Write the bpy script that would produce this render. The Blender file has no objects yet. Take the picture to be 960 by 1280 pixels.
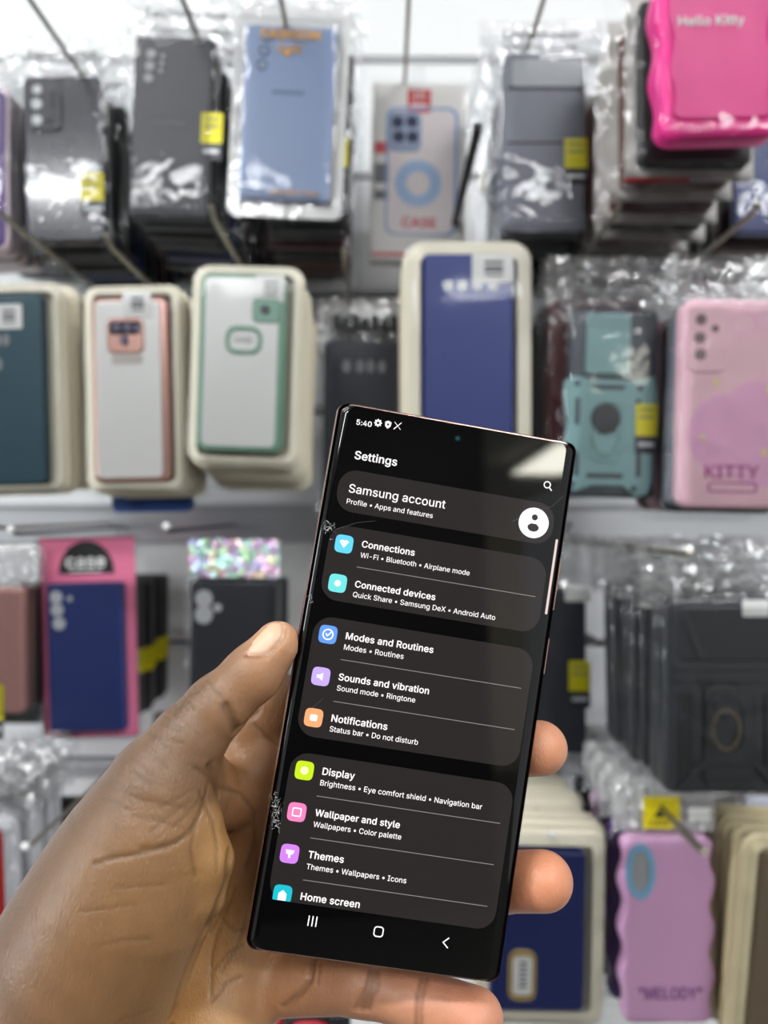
import bpy, math, random
import numpy as np
from mathutils import Vector, Matrix, noise as mnoise

random.seed(7)
SC = bpy.context.scene
COL = SC.collection
F = 967.0                       # focal length in pixels of the 960x1280 frame
CAMZ = 1.45

# ------------------------------------------------------------------ camera, light, exposure
cd = bpy.data.cameras.new('camera'); cam = bpy.data.objects.new('camera', cd); COL.objects.link(cam)
cam.location = (0, 0, CAMZ); cam.rotation_euler = (math.pi/2, 0, 0)
cd.sensor_fit = 'AUTO'; cd.sensor_width = 36.0; cd.lens = 36.0*F/1280.0
cd.clip_start = 0.01; cd.clip_end = 50
cd.dof.use_dof = True; cd.dof.focus_distance = 0.232; cd.dof.aperture_fstop = 8.0
SC.camera = cam
w = bpy.data.worlds.new('shop_light'); SC.world = w; w.use_nodes = True
w.node_tree.nodes['Background'].inputs[0].default_value = (0.95, 0.98, 1.0, 1)
w.node_tree.nodes['Background'].inputs[1].default_value = 0.62
LAMP = 48.0
SC.view_settings.view_transform = 'Standard'; SC.view_settings.look = 'None'
SC.view_settings.gamma = 1.0; SC.view_settings.use_curve_mapping = False
SC.view_settings.exposure = 0.1
SC.cycles.max_bounces = 8; SC.cycles.transparent_max_bounces = 40
SC.cycles.sample_clamp_indirect = 6.0
SC.cycles.caustics_reflective = False; SC.cycles.caustics_refractive = False

# ------------------------------------------------------------------ materials
def lin(c):
    c = c/255.0
    return c/12.92 if c <= 0.04045 else ((c+0.055)/1.055)**2.4
def rgb(r, g, b): return (lin(r), lin(g), lin(b), 1.0)
MATS = {}
def mat(name, col, rough=0.45, metal=0.0, spec=0.5, var=0.06, scale=60, bump=0.0, bscale=200, coat=0.0, emit=0.0, alpha=1.0, trans=0.0):
    if name in MATS: return MATS[name]
    m = bpy.data.materials.new(name); m.use_nodes = True; MATS[name] = m
    nt = m.node_tree; N = nt.nodes; L = nt.links
    b = N['Principled BSDF']
    b.inputs['Roughness'].default_value = rough; b.inputs['Metallic'].default_value = metal
    b.inputs['Specular IOR Level'].default_value = spec; b.inputs['Coat Weight'].default_value = coat
    b.inputs['Coat Roughness'].default_value = 0.06
    b.inputs['Alpha'].default_value = alpha
    b.inputs['Transmission Weight'].default_value = trans
    tc = N.new('ShaderNodeTexCoord')
    no = N.new('ShaderNodeTexNoise'); no.inputs['Scale'].default_value = scale; no.inputs['Detail'].default_value = 3
    L.new(tc.outputs['Object'], no.inputs['Vector'])
    mx = N.new('ShaderNodeMix'); mx.data_type = 'RGBA'
    mx.inputs['A'].default_value = tuple(min(1, c*(1-var)) for c in col[:3])+(1,)
    mx.inputs['B'].default_value = tuple(min(1, c*(1+var)) for c in col[:3])+(1,)
    L.new(no.outputs['Fac'], mx.inputs['Factor']); L.new(mx.outputs['Result'], b.inputs['Base Color'])
    if emit:
        L.new(mx.outputs['Result'], b.inputs['Emission Color']); b.inputs['Emission Strength'].default_value = emit
    if bump:
        n2 = N.new('ShaderNodeTexNoise'); n2.inputs['Scale'].default_value = bscale
        L.new(tc.outputs['Object'], n2.inputs['Vector'])
        bp = N.new('ShaderNodeBump'); bp.inputs['Strength'].default_value = bump; bp.inputs['Distance'].default_value = 0.002
        L.new(n2.outputs['Fac'], bp.inputs['Height']); L.new(bp.outputs['Normal'], b.inputs['Normal'])
    return m
def film_mat(name, gloss, haze, bump, bscale, rough=0.1, tint=(0.97, 0.975, 0.98), ior=1.5):
    m = bpy.data.materials.new(name); m.use_nodes = True; nt = m.node_tree; N = nt.nodes; L = nt.links
    N.remove(N['Principled BSDF']); out = N['Material Output']
    tr = N.new('ShaderNodeBsdfTransparent'); tr.inputs[0].default_value = tint+(1,)
    gl = N.new('ShaderNodeBsdfGlossy'); gl.inputs['Roughness'].default_value = rough
    df = N.new('ShaderNodeBsdfDiffuse'); df.inputs[0].default_value = (0.9, 0.9, 0.9, 1)
    fr = N.new('ShaderNodeFresnel'); fr.inputs[0].default_value = ior
    ml = N.new('ShaderNodeMath'); ml.operation = 'MULTIPLY_ADD'; ml.inputs[1].default_value = 1.0; ml.inputs[2].default_value = gloss
    ml.use_clamp = True
    tc = N.new('ShaderNodeTexCoord'); no = N.new('ShaderNodeTexNoise'); no.inputs['Scale'].default_value = bscale
    no.inputs['Detail'].default_value = 2; no.inputs['Distortion'].default_value = 0.6
    L.new(tc.outputs['Object'], no.inputs['Vector'])
    bp = N.new('ShaderNodeBump'); bp.inputs['Strength'].default_value = bump; bp.inputs['Distance'].default_value = 0.004
    L.new(no.outputs['Fac'], bp.inputs['Height'])
    for n in (gl, fr, df): L.new(bp.outputs['Normal'], n.inputs['Normal'])
    L.new(fr.outputs[0], ml.inputs[0])
    m1 = N.new('ShaderNodeMixShader'); m1.inputs[0].default_value = haze
    L.new(tr.outputs[0], m1.inputs[1]); L.new(df.outputs[0], m1.inputs[2])
    m2 = N.new('ShaderNodeMixShader'); L.new(ml.outputs[0], m2.inputs[0])
    L.new(m1.outputs[0], m2.inputs[1]); L.new(gl.outputs[0], m2.inputs[2])
    L.new(m2.outputs[0], out.inputs[0])
    return m
FILM = film_mat('clear_film', -0.004, 0.002, 0.13, 34, 0.045, ior=1.35)
CRINKLE = film_mat('crinkled_film', 0.12, 0.08, 0.55, 60, 0.12)
BLISTER = film_mat('blister_plastic', -0.012, 0.0, 0.06, 20, 0.05, ior=1.35)

def emis(name, col, s=1.0, rough=0.08):
    if name in MATS: return MATS[name]
    m = bpy.data.materials.new(name); m.use_nodes = True; MATS[name] = m
    N = m.node_tree.nodes; b = N['Principled BSDF']
    b.inputs['Base Color'].default_value = (0.01, 0.01, 0.01, 1); b.inputs['Roughness'].default_value = rough
    b.inputs['Emission Color'].default_value = col; b.inputs['Emission Strength'].default_value = s
    return m

# ------------------------------------------------------------------ mesh helpers
class MB:
    def __init__(s): s.v = []; s.f = []; s.sm = []
    def add(s, vs, fs, smooth=False):
        o = len(s.v); s.v += [tuple(p) for p in vs]; s.f += [tuple(i+o for i in f) for f in fs]; s.sm += [smooth]*len(fs)
    def build(s, name, m, parent=None):
        me = bpy.data.meshes.new(name); me.from_pydata(s.v, [], s.f); me.polygons.foreach_set('use_smooth', s.sm)
        me.update(); o = bpy.data.objects.new(name, me); COL.objects.link(o)
        if m: me.materials.append(m)
        if parent: o.parent = parent
        return o
    def prism(s, out, y0, y1, b=0.0, segs=3):
        """outline CCW seen from the front, front face at y0, back face at y1, rounded front rim"""
        n = len(out); nor = []
        for i in range(n):
            a = out[i-1]; c = out[(i+1) % n]; dx, dz = c[0]-a[0], c[1]-a[1]; l = math.hypot(dx, dz) or 1
            nor.append((dz/l, -dx/l))
        def ring(ins, y): return [(out[i][0]-nor[i][0]*ins, y, out[i][1]-nor[i][1]*ins) for i in range(n)]
        rings = []
        if b > 0:
            for k in range(segs+1):
                t = k/segs*math.pi/2
                rings.append(ring(b*(1-math.sin(t)), y0+b*(1-math.cos(t))))
        else: rings.append(ring(0, y0))
        rings.append(ring(0, y1))
        vs = [p for r in rings for p in r]; fs = []
        for k in range(len(rings)-1):
            for i in range(n):
                j = (i+1) % n; fs.append(((k+1)*n+i, (k+1)*n+j, k*n+j, k*n+i))
        s.add(vs, fs, b > 0)
        s.add(rings[0], [tuple(range(n))]); s.add(rings[-1], [tuple(reversed(range(n)))])
    def ringprism(s, out, inn, y0, y1):
        n = len(out)
        vs = [(p[0], y0, p[1]) for p in out]+[(p[0], y0, p[1]) for p in inn]+[(p[0], y1, p[1]) for p in out]+[(p[0], y1, p[1]) for p in inn]
        fs = []
        for i in range(n):
            j = (i+1) % n
            fs += [(i, j, n+j, n+i), (2*n+i, 2*n+j, j, i), (n+i, n+j, 3*n+j, 3*n+i), (3*n+i, 3*n+j, 2*n+j, 2*n+i)]
        s.add(vs, fs)
    def tube(s, pts, r, seg=10, taper=None):
        pts = [Vector(p) for p in pts]; n = len(pts); vs = []; up = None
        for i, p in enumerate(pts):
            t = (pts[min(i+1, n-1)]-pts[max(i-1, 0)]).normalized()
            if up is None: up = t.orthogonal().normalized()
            up = (up-t*up.dot(t)).normalized(); sd = t.cross(up)
            rr = r if taper is None else taper[i]
            vs += [p+(up*math.cos(a)+sd*math.sin(a))*rr for a in [2*math.pi*k/seg for k in range(seg)]]
        fs = [(i*seg+k, i*seg+(k+1) % seg, (i+1)*seg+(k+1) % seg, (i+1)*seg+k) for i in range(n-1) for k in range(seg)]
        s.add(vs, fs, True)
        s.add(vs[:seg], [tuple(reversed(range(seg)))]); s.add(vs[-seg:], [tuple(range(seg))])
    def ball(s, c, r, nu=14, nv=9, sc=(1, 1, 1)):
        vs = []; fs = []
        for j in range(nv+1):
            t = math.pi*j/nv
            for i in range(nu):
                a = 2*math.pi*i/nu
                vs.append((c[0]+r*sc[0]*math.sin(t)*math.cos(a), c[1]+r*sc[1]*math.sin(t)*math.sin(a), c[2]+r*sc[2]*math.cos(t)))
        for j in range(nv):
            for i in range(nu):
                k = (i+1) % nu; fs.append((j*nu+i, (j+1)*nu+i, (j+1)*nu+k, j*nu+k))
        s.add(vs, fs, True)
    def box(s, x0, x1, y0, y1, z0, z1):
        vs = [(x, y, z) for x in (x0, x1) for y in (y0, y1) for z in (z0, z1)]
        s.add(vs, [(0, 1, 3, 2), (4, 6, 7, 5), (0, 4, 5, 1), (2, 3, 7, 6), (0, 2, 6, 4), (1, 5, 7, 3)])
def rr(cx, cz, w, h, r, seg=6):
    r = min(r, w/2-1e-6, h/2-1e-6); pts = []
    for (sx, sz, a0) in ((1, -1, -90), (1, 1, 0), (-1, 1, 90), (-1, -1, 180)):
        for k in range(seg+1):
            a = math.radians(a0+90*k/seg)
            pts.append((cx+sx*(w/2-r)+r*math.cos(a), cz+sz*(h/2-r)+r*math.sin(a)))
    return pts
def circ(cx, cz, rx, rz=None, n=28):
    rz = rz or rx
    return [(cx+rx*math.cos(2*math.pi*k/n), cz+rz*math.sin(2*math.pi*k/n)) for k in range(n)]

# letter outlines (advance width, contours) in thousandths of the type size
GLYPHS = {' ': (188, ''),
'"': (321, '79,319 77,331 72,471 71,475 70,507 75,509 135,508 136,507 136,499 134,471 132,407 127,319 123,318/195,318 193,323 190,383 188,447 186,475 185,507 187,509 247,509 250,507 250,499 243,323 242,319 239,318'),
'-': (453, '115,189 114,193 114,241 115,243 335,244 337,241 337,193 335,188'),
'0': (453, '225,-7 189,-2 157,8 141,17 125,28 105,48 84,78 69,114 56,158 50,202 48,262 52,322 59,362 69,394 84,430 104,458 129,484 161,503 189,512 229,516 265,512 293,503 301,498 325,483 347,462 366,434 386,390 398,342 403,306 405,246 402,194 394,146 383,110 369,79 358,62 349,50 329,29 297,8 261,-3/225,50 253,53 273,61 293,77 310,98 323,122 331,146 338,174 344,250 338,334 330,366 319,394 305,417 295,430 285,439 273,448 257,455 229,460 201,456 181,448 161,433 148,418 143,410 128,378 115,334 109,258 115,174 123,142 131,122 144,98 149,90 159,78 181,60 201,52'),
'1': (453, '77,1 76,5 76,53 77,54 209,55 212,57 209,445 205,445 89,360 86,365 86,425 89,429 197,508 201,509 273,509 276,505 276,57 281,55 389,55 391,53 390,1 389,0'),
'4': (453, '285,0 282,5 282,101 281,104 277,105 45,105 41,106 40,109 40,157 44,165 244,505 249,509 305,509 308,505 110,165 113,163 281,164 282,165 283,317 285,318 341,318 343,313 343,165 345,163 409,163 413,161 413,109 409,105 345,105 343,101 342,1 341,0'),
'5': (453, '217,-7 185,-4 165,1 137,13 109,32 85,58 71,82 63,106 61,128 65,130 121,129 132,98 141,87 165,65 181,57 193,53 221,50 249,53 261,57 277,64 289,74 301,86 313,102 322,122 326,146 328,162 325,186 313,222 303,238 289,252 273,263 253,272 237,275 221,277 189,274 153,263 129,247 125,247 73,252 68,254 96,506 97,508 101,509 365,508 366,506 366,454 365,453 153,452 151,450 140,358 138,334 136,322 135,306 137,303 165,320 185,327 197,331 225,334 277,328 297,320 313,311 331,298 345,285 362,262 371,250 382,222 386,210 390,190 390,150 382,106 370,78 353,54 329,30 309,15 297,10 285,4 257,-3'),
':': (188, '84,-3 68,5 56,18 51,30 51,54 56,65 72,80 96,87 120,80 134,66 140,50 140,30 137,22 129,10 116,0 104,-3/84,272 68,281 55,294 51,306 51,326 54,338 64,350 72,356 84,360 96,362 120,355 130,346 139,330 140,326 140,306 138,302 128,285 108,272'),
'A': (480, '21,0 17,1 20,13 199,505 201,508 205,509 273,509 278,505 287,481 442,57 462,1 457,0 397,0 396,1 392,9 345,141 341,142 137,142 131,133 85,2 81,0/155,201 157,199 161,199 321,199 324,201 268,361 242,445 237,452 193,309'),
'B': (456, '61,1 60,5 60,505 61,508 65,509 249,509 277,507 301,502 329,491 353,475 367,461 382,441 390,421 394,405 398,369 397,353 387,321 370,297 345,279 321,270 315,265 317,262 333,259 349,253 377,235 390,221 398,209 411,185 417,153 418,133 415,105 410,89 401,69 387,49 369,32 345,19 317,8 281,2 105,1 97,0/129,57 245,57 281,60 309,67 329,79 335,85 342,93 350,109 354,121 355,141 354,153 350,169 333,197 320,209 305,219 285,226 249,231 129,231 125,229 125,61/129,285 237,285 261,288 277,292 301,303 312,313 323,325 334,353 336,373 334,389 325,413 312,429 293,443 265,450 241,452 129,452 125,449 125,289'),
'C': (510, '265,-7 225,-3 181,9 145,29 121,48 96,74 88,86 69,118 52,162 44,202 40,258 42,274 44,306 52,350 68,390 93,430 100,438 123,462 149,484 181,499 221,511 269,516 317,511 353,500 365,495 385,484 405,468 417,458 435,438 454,406 459,398 472,350 469,348 409,348 407,350 402,370 390,394 369,418 341,439 317,448 285,455 253,455 233,452 213,446 189,435 161,414 140,390 124,362 113,330 105,286 103,258 104,238 108,202 112,182 124,146 143,114 162,94 189,73 217,61 237,56 269,53 301,56 329,64 368,90 389,114 403,142 407,158 409,160 469,160 472,158 458,110 434,70 421,55 409,44 385,26 361,12 313,-3 293,-6'),
'D': (502, '61,1 60,5 60,505 61,508 65,509 229,509 265,506 317,494 353,478 385,455 410,429 418,417 434,389 450,349 458,309 462,257 458,205 447,153 434,121 422,101 406,77 381,52 353,32 305,12 269,3 221,0/129,57 217,57 253,60 289,68 317,80 340,97 362,121 379,149 390,181 398,229 398,281 390,329 379,361 366,385 345,409 317,430 289,442 249,450 225,452 129,452 125,449 125,61'),
'E': (419, '61,1 60,5 60,505 61,508 65,509 369,509 372,505 372,457 369,452 129,452 125,449 125,289 129,286 353,286 355,281 355,233 353,229 129,229 125,225 125,61 129,57 373,57 375,53 374,1 373,0'),
'F': (410, '61,1 60,5 60,505 61,508 65,509 365,509 369,505 369,457 368,453 365,452 129,452 125,449 125,281 129,278 345,277 346,273 346,225 345,222 341,221 129,221 125,217 125,5 124,1 121,0'),
'G': (520, '265,-7 225,-3 181,9 149,25 133,37 118,50 92,78 68,118 53,158 44,198 40,250 43,306 52,350 68,390 92,430 117,459 149,484 189,503 221,512 261,516 309,511 329,507 341,504 369,491 389,479 420,454 437,434 458,398 470,362 473,350 469,349 409,349 387,394 367,418 345,436 305,452 269,456 241,454 213,446 181,431 160,414 139,390 128,370 113,330 105,286 103,258 104,238 108,202 112,182 124,146 143,114 163,94 182,78 205,65 217,61 237,56 269,53 301,56 321,61 345,71 365,85 382,102 390,114 398,126 407,146 414,182 414,198 413,199 285,199 283,202 283,254 285,256 473,256 478,254 478,198 474,154 467,126 462,114 450,90 434,66 405,37 373,17 345,5 309,-4'),
'H': (517, '61,1 60,5 60,505 61,508 65,509 121,509 125,505 125,293 129,289 389,289 392,293 392,505 393,508 397,509 453,509 457,505 457,5 456,1 453,0 397,0 393,1 392,229 389,232 129,232 125,229 125,5 124,1 121,0'),
'I': (300, '32,1 31,5 31,53 32,56 36,57 116,57 118,61 118,449 116,452 32,453 31,457 31,505 32,508 36,509 264,509 268,508 269,505 269,457 268,453 188,452 184,451 183,449 183,61 184,58 188,57 264,57 268,56 269,53 268,1 264,0'),
'K': (467, '61,1 60,5 60,505 61,508 65,509 121,509 125,505 125,245 129,247 138,257 200,333 361,506 365,509 441,509 444,505 243,293 242,289 446,5 447,1 445,0 377,0 372,1 201,241 197,243 127,169 125,165 125,5 124,1 121,0'),
'L': (393, '61,1 60,5 60,505 61,508 65,509 121,509 125,505 125,61 129,57 357,57 361,53 361,5 360,1 357,0'),
'M': (628, '61,1 60,5 60,505 61,508 65,509 149,509 154,505 313,74 318,81 356,197 475,505 477,509 481,509 565,509 568,505 567,1 565,0 509,0 505,1 504,5 507,385 507,425 505,434 458,297 346,9 342,1 337,0 289,0 284,5 121,434 119,429 119,385 122,5 121,1 117,0'),
'N': (523, '61,1 60,5 60,505 61,508 65,509 133,509 139,505 382,117 401,81 404,85 399,185 399,505 401,509 461,509 463,505 462,1 461,0 389,0 385,3 176,333 126,421 121,427 120,425 120,417 122,381 124,309 125,301 125,5 124,1 121,0'),
'O': (533, '265,-7 225,-3 181,9 145,29 121,48 96,74 88,86 69,118 52,162 44,202 40,258 42,274 44,306 52,350 68,390 93,430 100,438 123,462 149,484 181,499 221,511 269,516 313,511 341,504 377,488 385,484 411,462 441,430 465,390 478,358 490,306 493,250 490,202 479,154 465,118 446,86 438,74 413,48 389,29 353,9 309,-3/249,54 265,53 285,54 301,56 317,61 349,76 371,94 391,114 411,150 421,182 427,206 429,226 430,262 426,306 419,334 409,362 393,390 373,414 345,435 321,447 281,455 253,455 217,448 205,443 181,431 160,414 141,390 124,362 113,330 108,306 104,274 103,250 105,222 112,182 124,146 136,126 144,114 162,94 189,73 217,61 233,56'),
'P': (445, '61,1 60,5 60,505 61,508 65,509 241,509 273,506 293,502 309,498 333,486 357,470 374,453 391,429 398,409 406,381 409,353 407,317 402,297 390,265 370,237 357,224 333,208 305,195 269,188 141,187 126,185 125,181 125,5 124,1 121,0/125,245 129,242 233,242 249,244 281,249 297,256 309,264 322,277 330,289 334,297 343,329 343,369 333,401 323,417 309,431 297,439 281,446 261,451 129,452 125,449'),
'Q': (533, '401,-47 357,11 337,4 301,-4 265,-7 233,-4 197,4 185,7 153,23 121,47 93,78 71,113 56,149 52,161 44,201 40,257 44,305 52,349 56,361 72,397 92,429 117,457 153,486 189,502 217,510 241,514 265,516 293,514 317,510 345,502 381,486 413,461 442,429 462,397 478,357 490,305 492,265 493,261 490,205 482,165 466,121 446,85 421,55 404,41 404,37 450,-23 466,-47 461,-48/265,53 301,56 316,61 316,65 247,157 249,159 253,159 313,158 363,93 365,90 369,91 390,113 410,149 418,169 427,205 430,249 427,301 422,325 410,361 394,389 373,414 353,430 341,438 325,446 309,450 289,454 269,456 237,453 213,446 193,438 185,434 169,422 152,405 140,389 128,369 123,361 112,329 107,301 103,257 107,205 115,169 124,145 148,109 169,87 185,75 209,63 237,55'),
'R': (449, '61,1 60,5 60,505 61,508 65,509 241,509 273,506 297,502 333,489 349,478 369,462 377,453 390,433 402,405 407,381 409,349 407,321 401,297 391,273 378,253 361,236 351,229 337,220 315,209 316,205 426,5 426,1 425,0 357,0 353,1 247,197 245,199 221,200 133,199 126,197 125,5 124,1 121,0/125,257 129,255 257,256 281,260 289,263 305,271 317,279 327,289 335,301 344,333 343,377 334,405 325,419 313,430 301,438 261,451 129,452 125,449'),
'S': (447, '219,-9 183,-6 155,-1 135,6 115,16 103,22 87,35 77,44 65,60 51,84 42,108 39,136 43,137 103,137 113,104 123,89 128,84 151,66 183,54 203,51 223,49 247,50 283,59 315,78 325,88 337,104 344,124 346,140 344,148 340,168 323,188 295,206 183,239 151,251 115,267 88,288 74,304 66,316 58,336 54,356 52,372 54,400 61,424 66,432 75,448 91,467 115,486 135,497 155,505 167,509 191,514 235,516 263,514 287,509 299,505 319,497 339,485 359,469 380,444 391,424 397,408 401,380 399,378 339,378 337,380 331,404 321,420 303,436 295,441 279,450 247,457 227,459 207,457 183,454 171,450 155,442 137,428 123,408 118,392 115,376 117,360 121,348 126,340 143,324 171,307 231,287 311,265 343,249 355,241 383,214 396,196 407,160 408,136 406,112 399,88 380,56 371,45 351,26 323,11 291,-1 263,-6'),
'T': (449, '197,0 194,1 193,5 193,449 189,452 33,453 32,457 32,505 33,508 37,509 413,509 417,505 417,457 416,453 413,452 261,452 257,449 257,5 256,1 253,0'),
'U': (517, '253,-8 213,-4 181,4 153,16 129,31 101,58 84,81 72,105 64,137 60,173 60,505 61,508 65,509 121,509 124,505 124,177 129,145 132,133 141,113 151,97 165,83 181,72 197,63 233,53 281,53 309,59 337,72 349,80 362,93 374,109 379,117 391,153 393,177 393,505 397,509 453,509 457,505 457,173 454,141 446,109 434,81 415,57 389,32 365,16 337,4 305,-4'),
'W': (686, '157,0 152,9 28,465 17,505 21,509 77,509 81,508 83,505 170,169 193,64 199,81 220,181 232,229 304,501 309,509 377,509 381,505 488,81 493,66 502,101 524,201 602,505 605,509 665,509 669,505 667,497 530,1 525,0 457,0 456,1 451,13 352,385 346,421 341,433 318,321 230,1 225,0'),
'X': (474, '23,0 20,1 21,5 200,261 37,497 32,505 35,509 99,509 103,509 107,505 220,333 234,309 239,304 301,405 371,505 375,509 379,509 439,509 443,505 440,501 282,273 277,265 277,261 447,13 453,5 454,1 451,0 387,0 382,1 239,218 235,217 184,133 91,1 87,0'),
'Y': (472, '205,0 203,5 203,209 19,505 21,509 89,509 94,505 222,293 237,261 264,317 381,508 385,509 449,509 452,505 450,501 268,209 267,1 265,0'),
'a': (389, '159,-9 111,-2 99,3 75,16 58,32 46,48 38,64 32,84 30,108 37,148 42,160 55,176 67,186 95,202 119,210 135,213 255,231 263,235 271,241 276,256 272,284 268,296 259,308 239,322 215,330 179,330 147,321 127,309 110,292 99,274 42,292 50,312 67,334 87,352 115,369 159,381 203,384 247,377 271,369 299,350 312,336 320,324 329,304 332,292 337,256 337,4 335,0 279,0 277,4 277,48 275,52 271,50 251,25 227,7 199,-4/148,48 155,46 171,45 211,51 239,66 255,82 265,96 273,120 276,176 275,188 263,183 143,162 115,149 103,139 98,132 93,120 93,92 97,80 111,63 131,52'),
'b': (424, '222,-8 194,-4 182,0 166,8 148,21 124,49 119,57 114,59 112,57 112,5 110,0 58,0 54,1 53,505 54,508 58,509 110,509 114,505 116,321 118,319 120,321 138,347 174,374 206,383 234,384 258,382 286,375 310,363 334,343 354,320 363,305 372,289 380,265 388,229 390,185 388,149 379,109 370,85 360,65 355,57 334,32 314,17 290,4 262,-5/202,49 222,47 250,51 262,55 282,69 295,81 306,97 314,113 322,137 327,161 327,217 322,241 307,281 299,293 290,303 282,310 262,322 246,327 226,330 206,329 178,322 158,310 149,301 133,281 124,261 117,237 114,217 114,161 117,141 124,117 134,97 145,81 162,65 178,55'),
'c': (396, '203,-8 175,-5 155,0 143,3 119,15 95,34 75,55 58,81 45,113 38,145 34,189 38,229 46,265 57,293 66,309 74,321 93,341 115,359 143,374 175,382 227,384 259,377 267,374 287,366 319,345 332,333 348,309 361,281 360,277 311,264 303,263 290,289 271,310 239,326 207,330 191,329 167,323 151,314 131,297 117,277 109,261 98,213 96,189 98,169 102,137 110,113 118,97 129,81 143,68 163,55 191,48 207,46 255,56 279,74 297,97 302,113 307,116 347,106 362,101 351,73 344,61 331,43 303,19 275,4 247,-4'),
'd': (424, '191,-8 163,-5 147,0 135,4 111,16 86,37 70,57 54,85 42,121 37,145 34,185 38,237 46,269 55,293 66,313 71,321 88,341 107,357 119,365 139,375 163,382 191,384 219,383 239,379 251,374 279,354 305,321 307,319 311,321 311,505 315,509 367,509 371,508 372,505 371,1 367,0 315,0 313,5 313,57 311,59 305,57 288,33 281,25 267,13 259,8 231,-4 215,-7/183,49 207,47 235,51 247,55 255,60 267,68 277,77 291,97 300,117 307,145 312,189 308,225 301,261 288,285 280,297 261,313 247,322 231,327 211,330 187,329 163,323 143,310 129,297 118,281 110,265 98,213 96,189 102,141 118,97 129,81 143,68 163,55'),
'e': (404, '207,-7 175,-4 143,4 119,15 95,33 87,41 70,61 58,81 50,101 42,125 38,145 34,185 37,229 43,253 54,289 71,317 92,341 115,359 143,374 171,382 179,383 219,383 251,379 283,367 303,355 319,341 333,325 347,305 356,285 364,261 369,229 371,173 367,169 99,169 97,165 103,125 111,105 118,93 136,73 147,64 171,53 191,48 211,46 235,48 259,55 267,59 293,81 307,105 355,94 364,89 356,69 347,54 331,35 315,23 283,4 271,0 255,-4 235,-7 223,-7 219,-8/99,221 303,221 307,225 304,249 299,265 277,301 263,314 247,323 235,326 203,330 175,326 163,323 147,314 131,301 109,269 97,233 97,225'),
'f': (254, '83,0 81,5 82,325 79,327 7,328 6,329 6,377 11,379 79,379 82,381 82,449 87,469 102,493 115,506 127,514 143,522 171,529 211,529 239,522 241,521 241,513 227,470 223,469 195,474 168,469 163,467 155,461 145,445 143,433 143,381 147,379 227,378 228,377 228,329 223,327 147,327 143,325 142,5 139,0'),
'g': (425, '203,-151 191,-149 163,-147 147,-143 111,-130 99,-123 78,-106 58,-82 52,-70 56,-66 99,-42 103,-44 132,-74 155,-88 167,-92 207,-97 235,-95 259,-88 267,-84 282,-74 295,-61 300,-54 308,-34 311,-6 310,66 307,68 305,66 288,42 267,24 235,10 215,6 191,5 159,8 143,12 115,26 99,37 87,47 70,66 55,90 42,126 35,166 34,198 36,230 43,262 58,298 70,318 86,338 111,360 139,375 167,382 191,384 219,383 239,379 255,372 279,356 306,322 311,319 313,322 313,374 315,379 371,378 372,374 372,-14 369,-46 363,-66 352,-86 337,-106 315,-123 307,-128 291,-136 267,-144 243,-148 211,-151/180,62 203,59 227,61 243,65 267,77 281,90 292,106 301,122 308,146 311,166 311,218 307,242 296,274 292,282 280,298 266,310 247,322 227,328 203,330 179,328 163,322 143,311 130,298 118,282 101,238 96,194 98,174 103,142 117,106 129,90 143,78 164,66'),
'h': (410, '54,1 53,5 53,505 54,508 58,509 110,509 114,505 114,321 118,322 134,346 151,361 166,370 198,382 238,384 258,382 274,378 294,370 312,357 326,343 343,317 351,293 356,261 357,5 354,0 298,0 297,1 296,237 292,269 286,285 274,303 254,319 234,326 202,329 179,325 146,307 133,293 125,281 117,257 115,245 115,129 114,121 114,5 113,1 110,0'),
'i': (167, '54,1 53,5 53,377 58,379 110,379 114,377 114,5 113,1 110,0/74,444 63,449 49,461 45,469 41,485 48,505 54,512 74,522 90,523 106,517 120,505 125,493 125,473 119,461 105,449 94,444'),
'k': (381, '54,1 53,5 53,505 54,508 58,509 110,509 114,505 114,217 115,213 118,212 122,214 282,378 286,379 354,379 357,377 202,217 213,201 370,1 366,0 294,1 154,177 122,148 115,141 114,137 114,5 113,1 110,0'),
'l': (189, '142,-2 110,1 90,9 78,17 69,27 61,39 54,67 53,83 53,507 54,508 110,509 114,507 114,83 120,63 134,53 166,54 170,52 180,7 178,3'),
'm': (610, '54,1 53,5 53,377 54,378 110,379 112,377 111,317 114,310 121,329 128,341 142,356 150,362 170,375 186,382 218,386 250,382 270,374 286,362 304,341 318,311 326,329 354,359 382,375 418,385 458,385 474,381 494,374 502,369 518,358 527,349 543,325 551,305 555,285 557,257 557,5 554,0 498,0 497,1 496,253 494,273 488,293 483,301 473,313 458,322 438,329 402,329 386,326 378,322 366,314 352,301 344,289 336,261 334,1 330,0 278,0 275,1 274,5 274,261 272,281 265,297 259,305 238,322 226,327 202,330 170,326 142,310 126,289 118,269 115,257 115,133 114,125 114,5 113,1 110,0'),
'n': (410, '54,1 53,5 53,377 58,379 110,379 112,377 112,321 114,314 117,321 133,345 151,361 174,374 198,382 222,384 254,383 274,378 294,370 314,355 328,341 338,325 348,305 355,273 357,245 356,1 354,0 298,0 297,1 296,237 292,269 286,285 274,303 254,319 234,326 202,329 179,325 146,307 133,293 125,281 117,257 115,245 115,129 114,121 114,5 113,1 110,0'),
'o': (415, '203,-8 175,-5 155,0 143,3 119,15 95,34 75,55 58,81 45,113 38,145 34,189 38,229 46,265 57,293 66,309 74,321 93,341 115,359 127,366 143,374 159,378 183,383 235,383 271,374 295,362 323,341 344,317 360,289 372,257 380,213 380,161 371,117 359,85 345,61 323,35 299,16 271,3 243,-4/187,49 207,46 223,48 243,52 259,59 273,69 289,85 300,101 313,137 318,161 318,213 316,225 313,241 296,281 284,297 271,309 251,322 235,327 211,330 191,329 167,323 151,314 131,297 117,277 109,261 97,205 96,185 102,137 110,113 118,97 129,81 143,68 163,55'),
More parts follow.
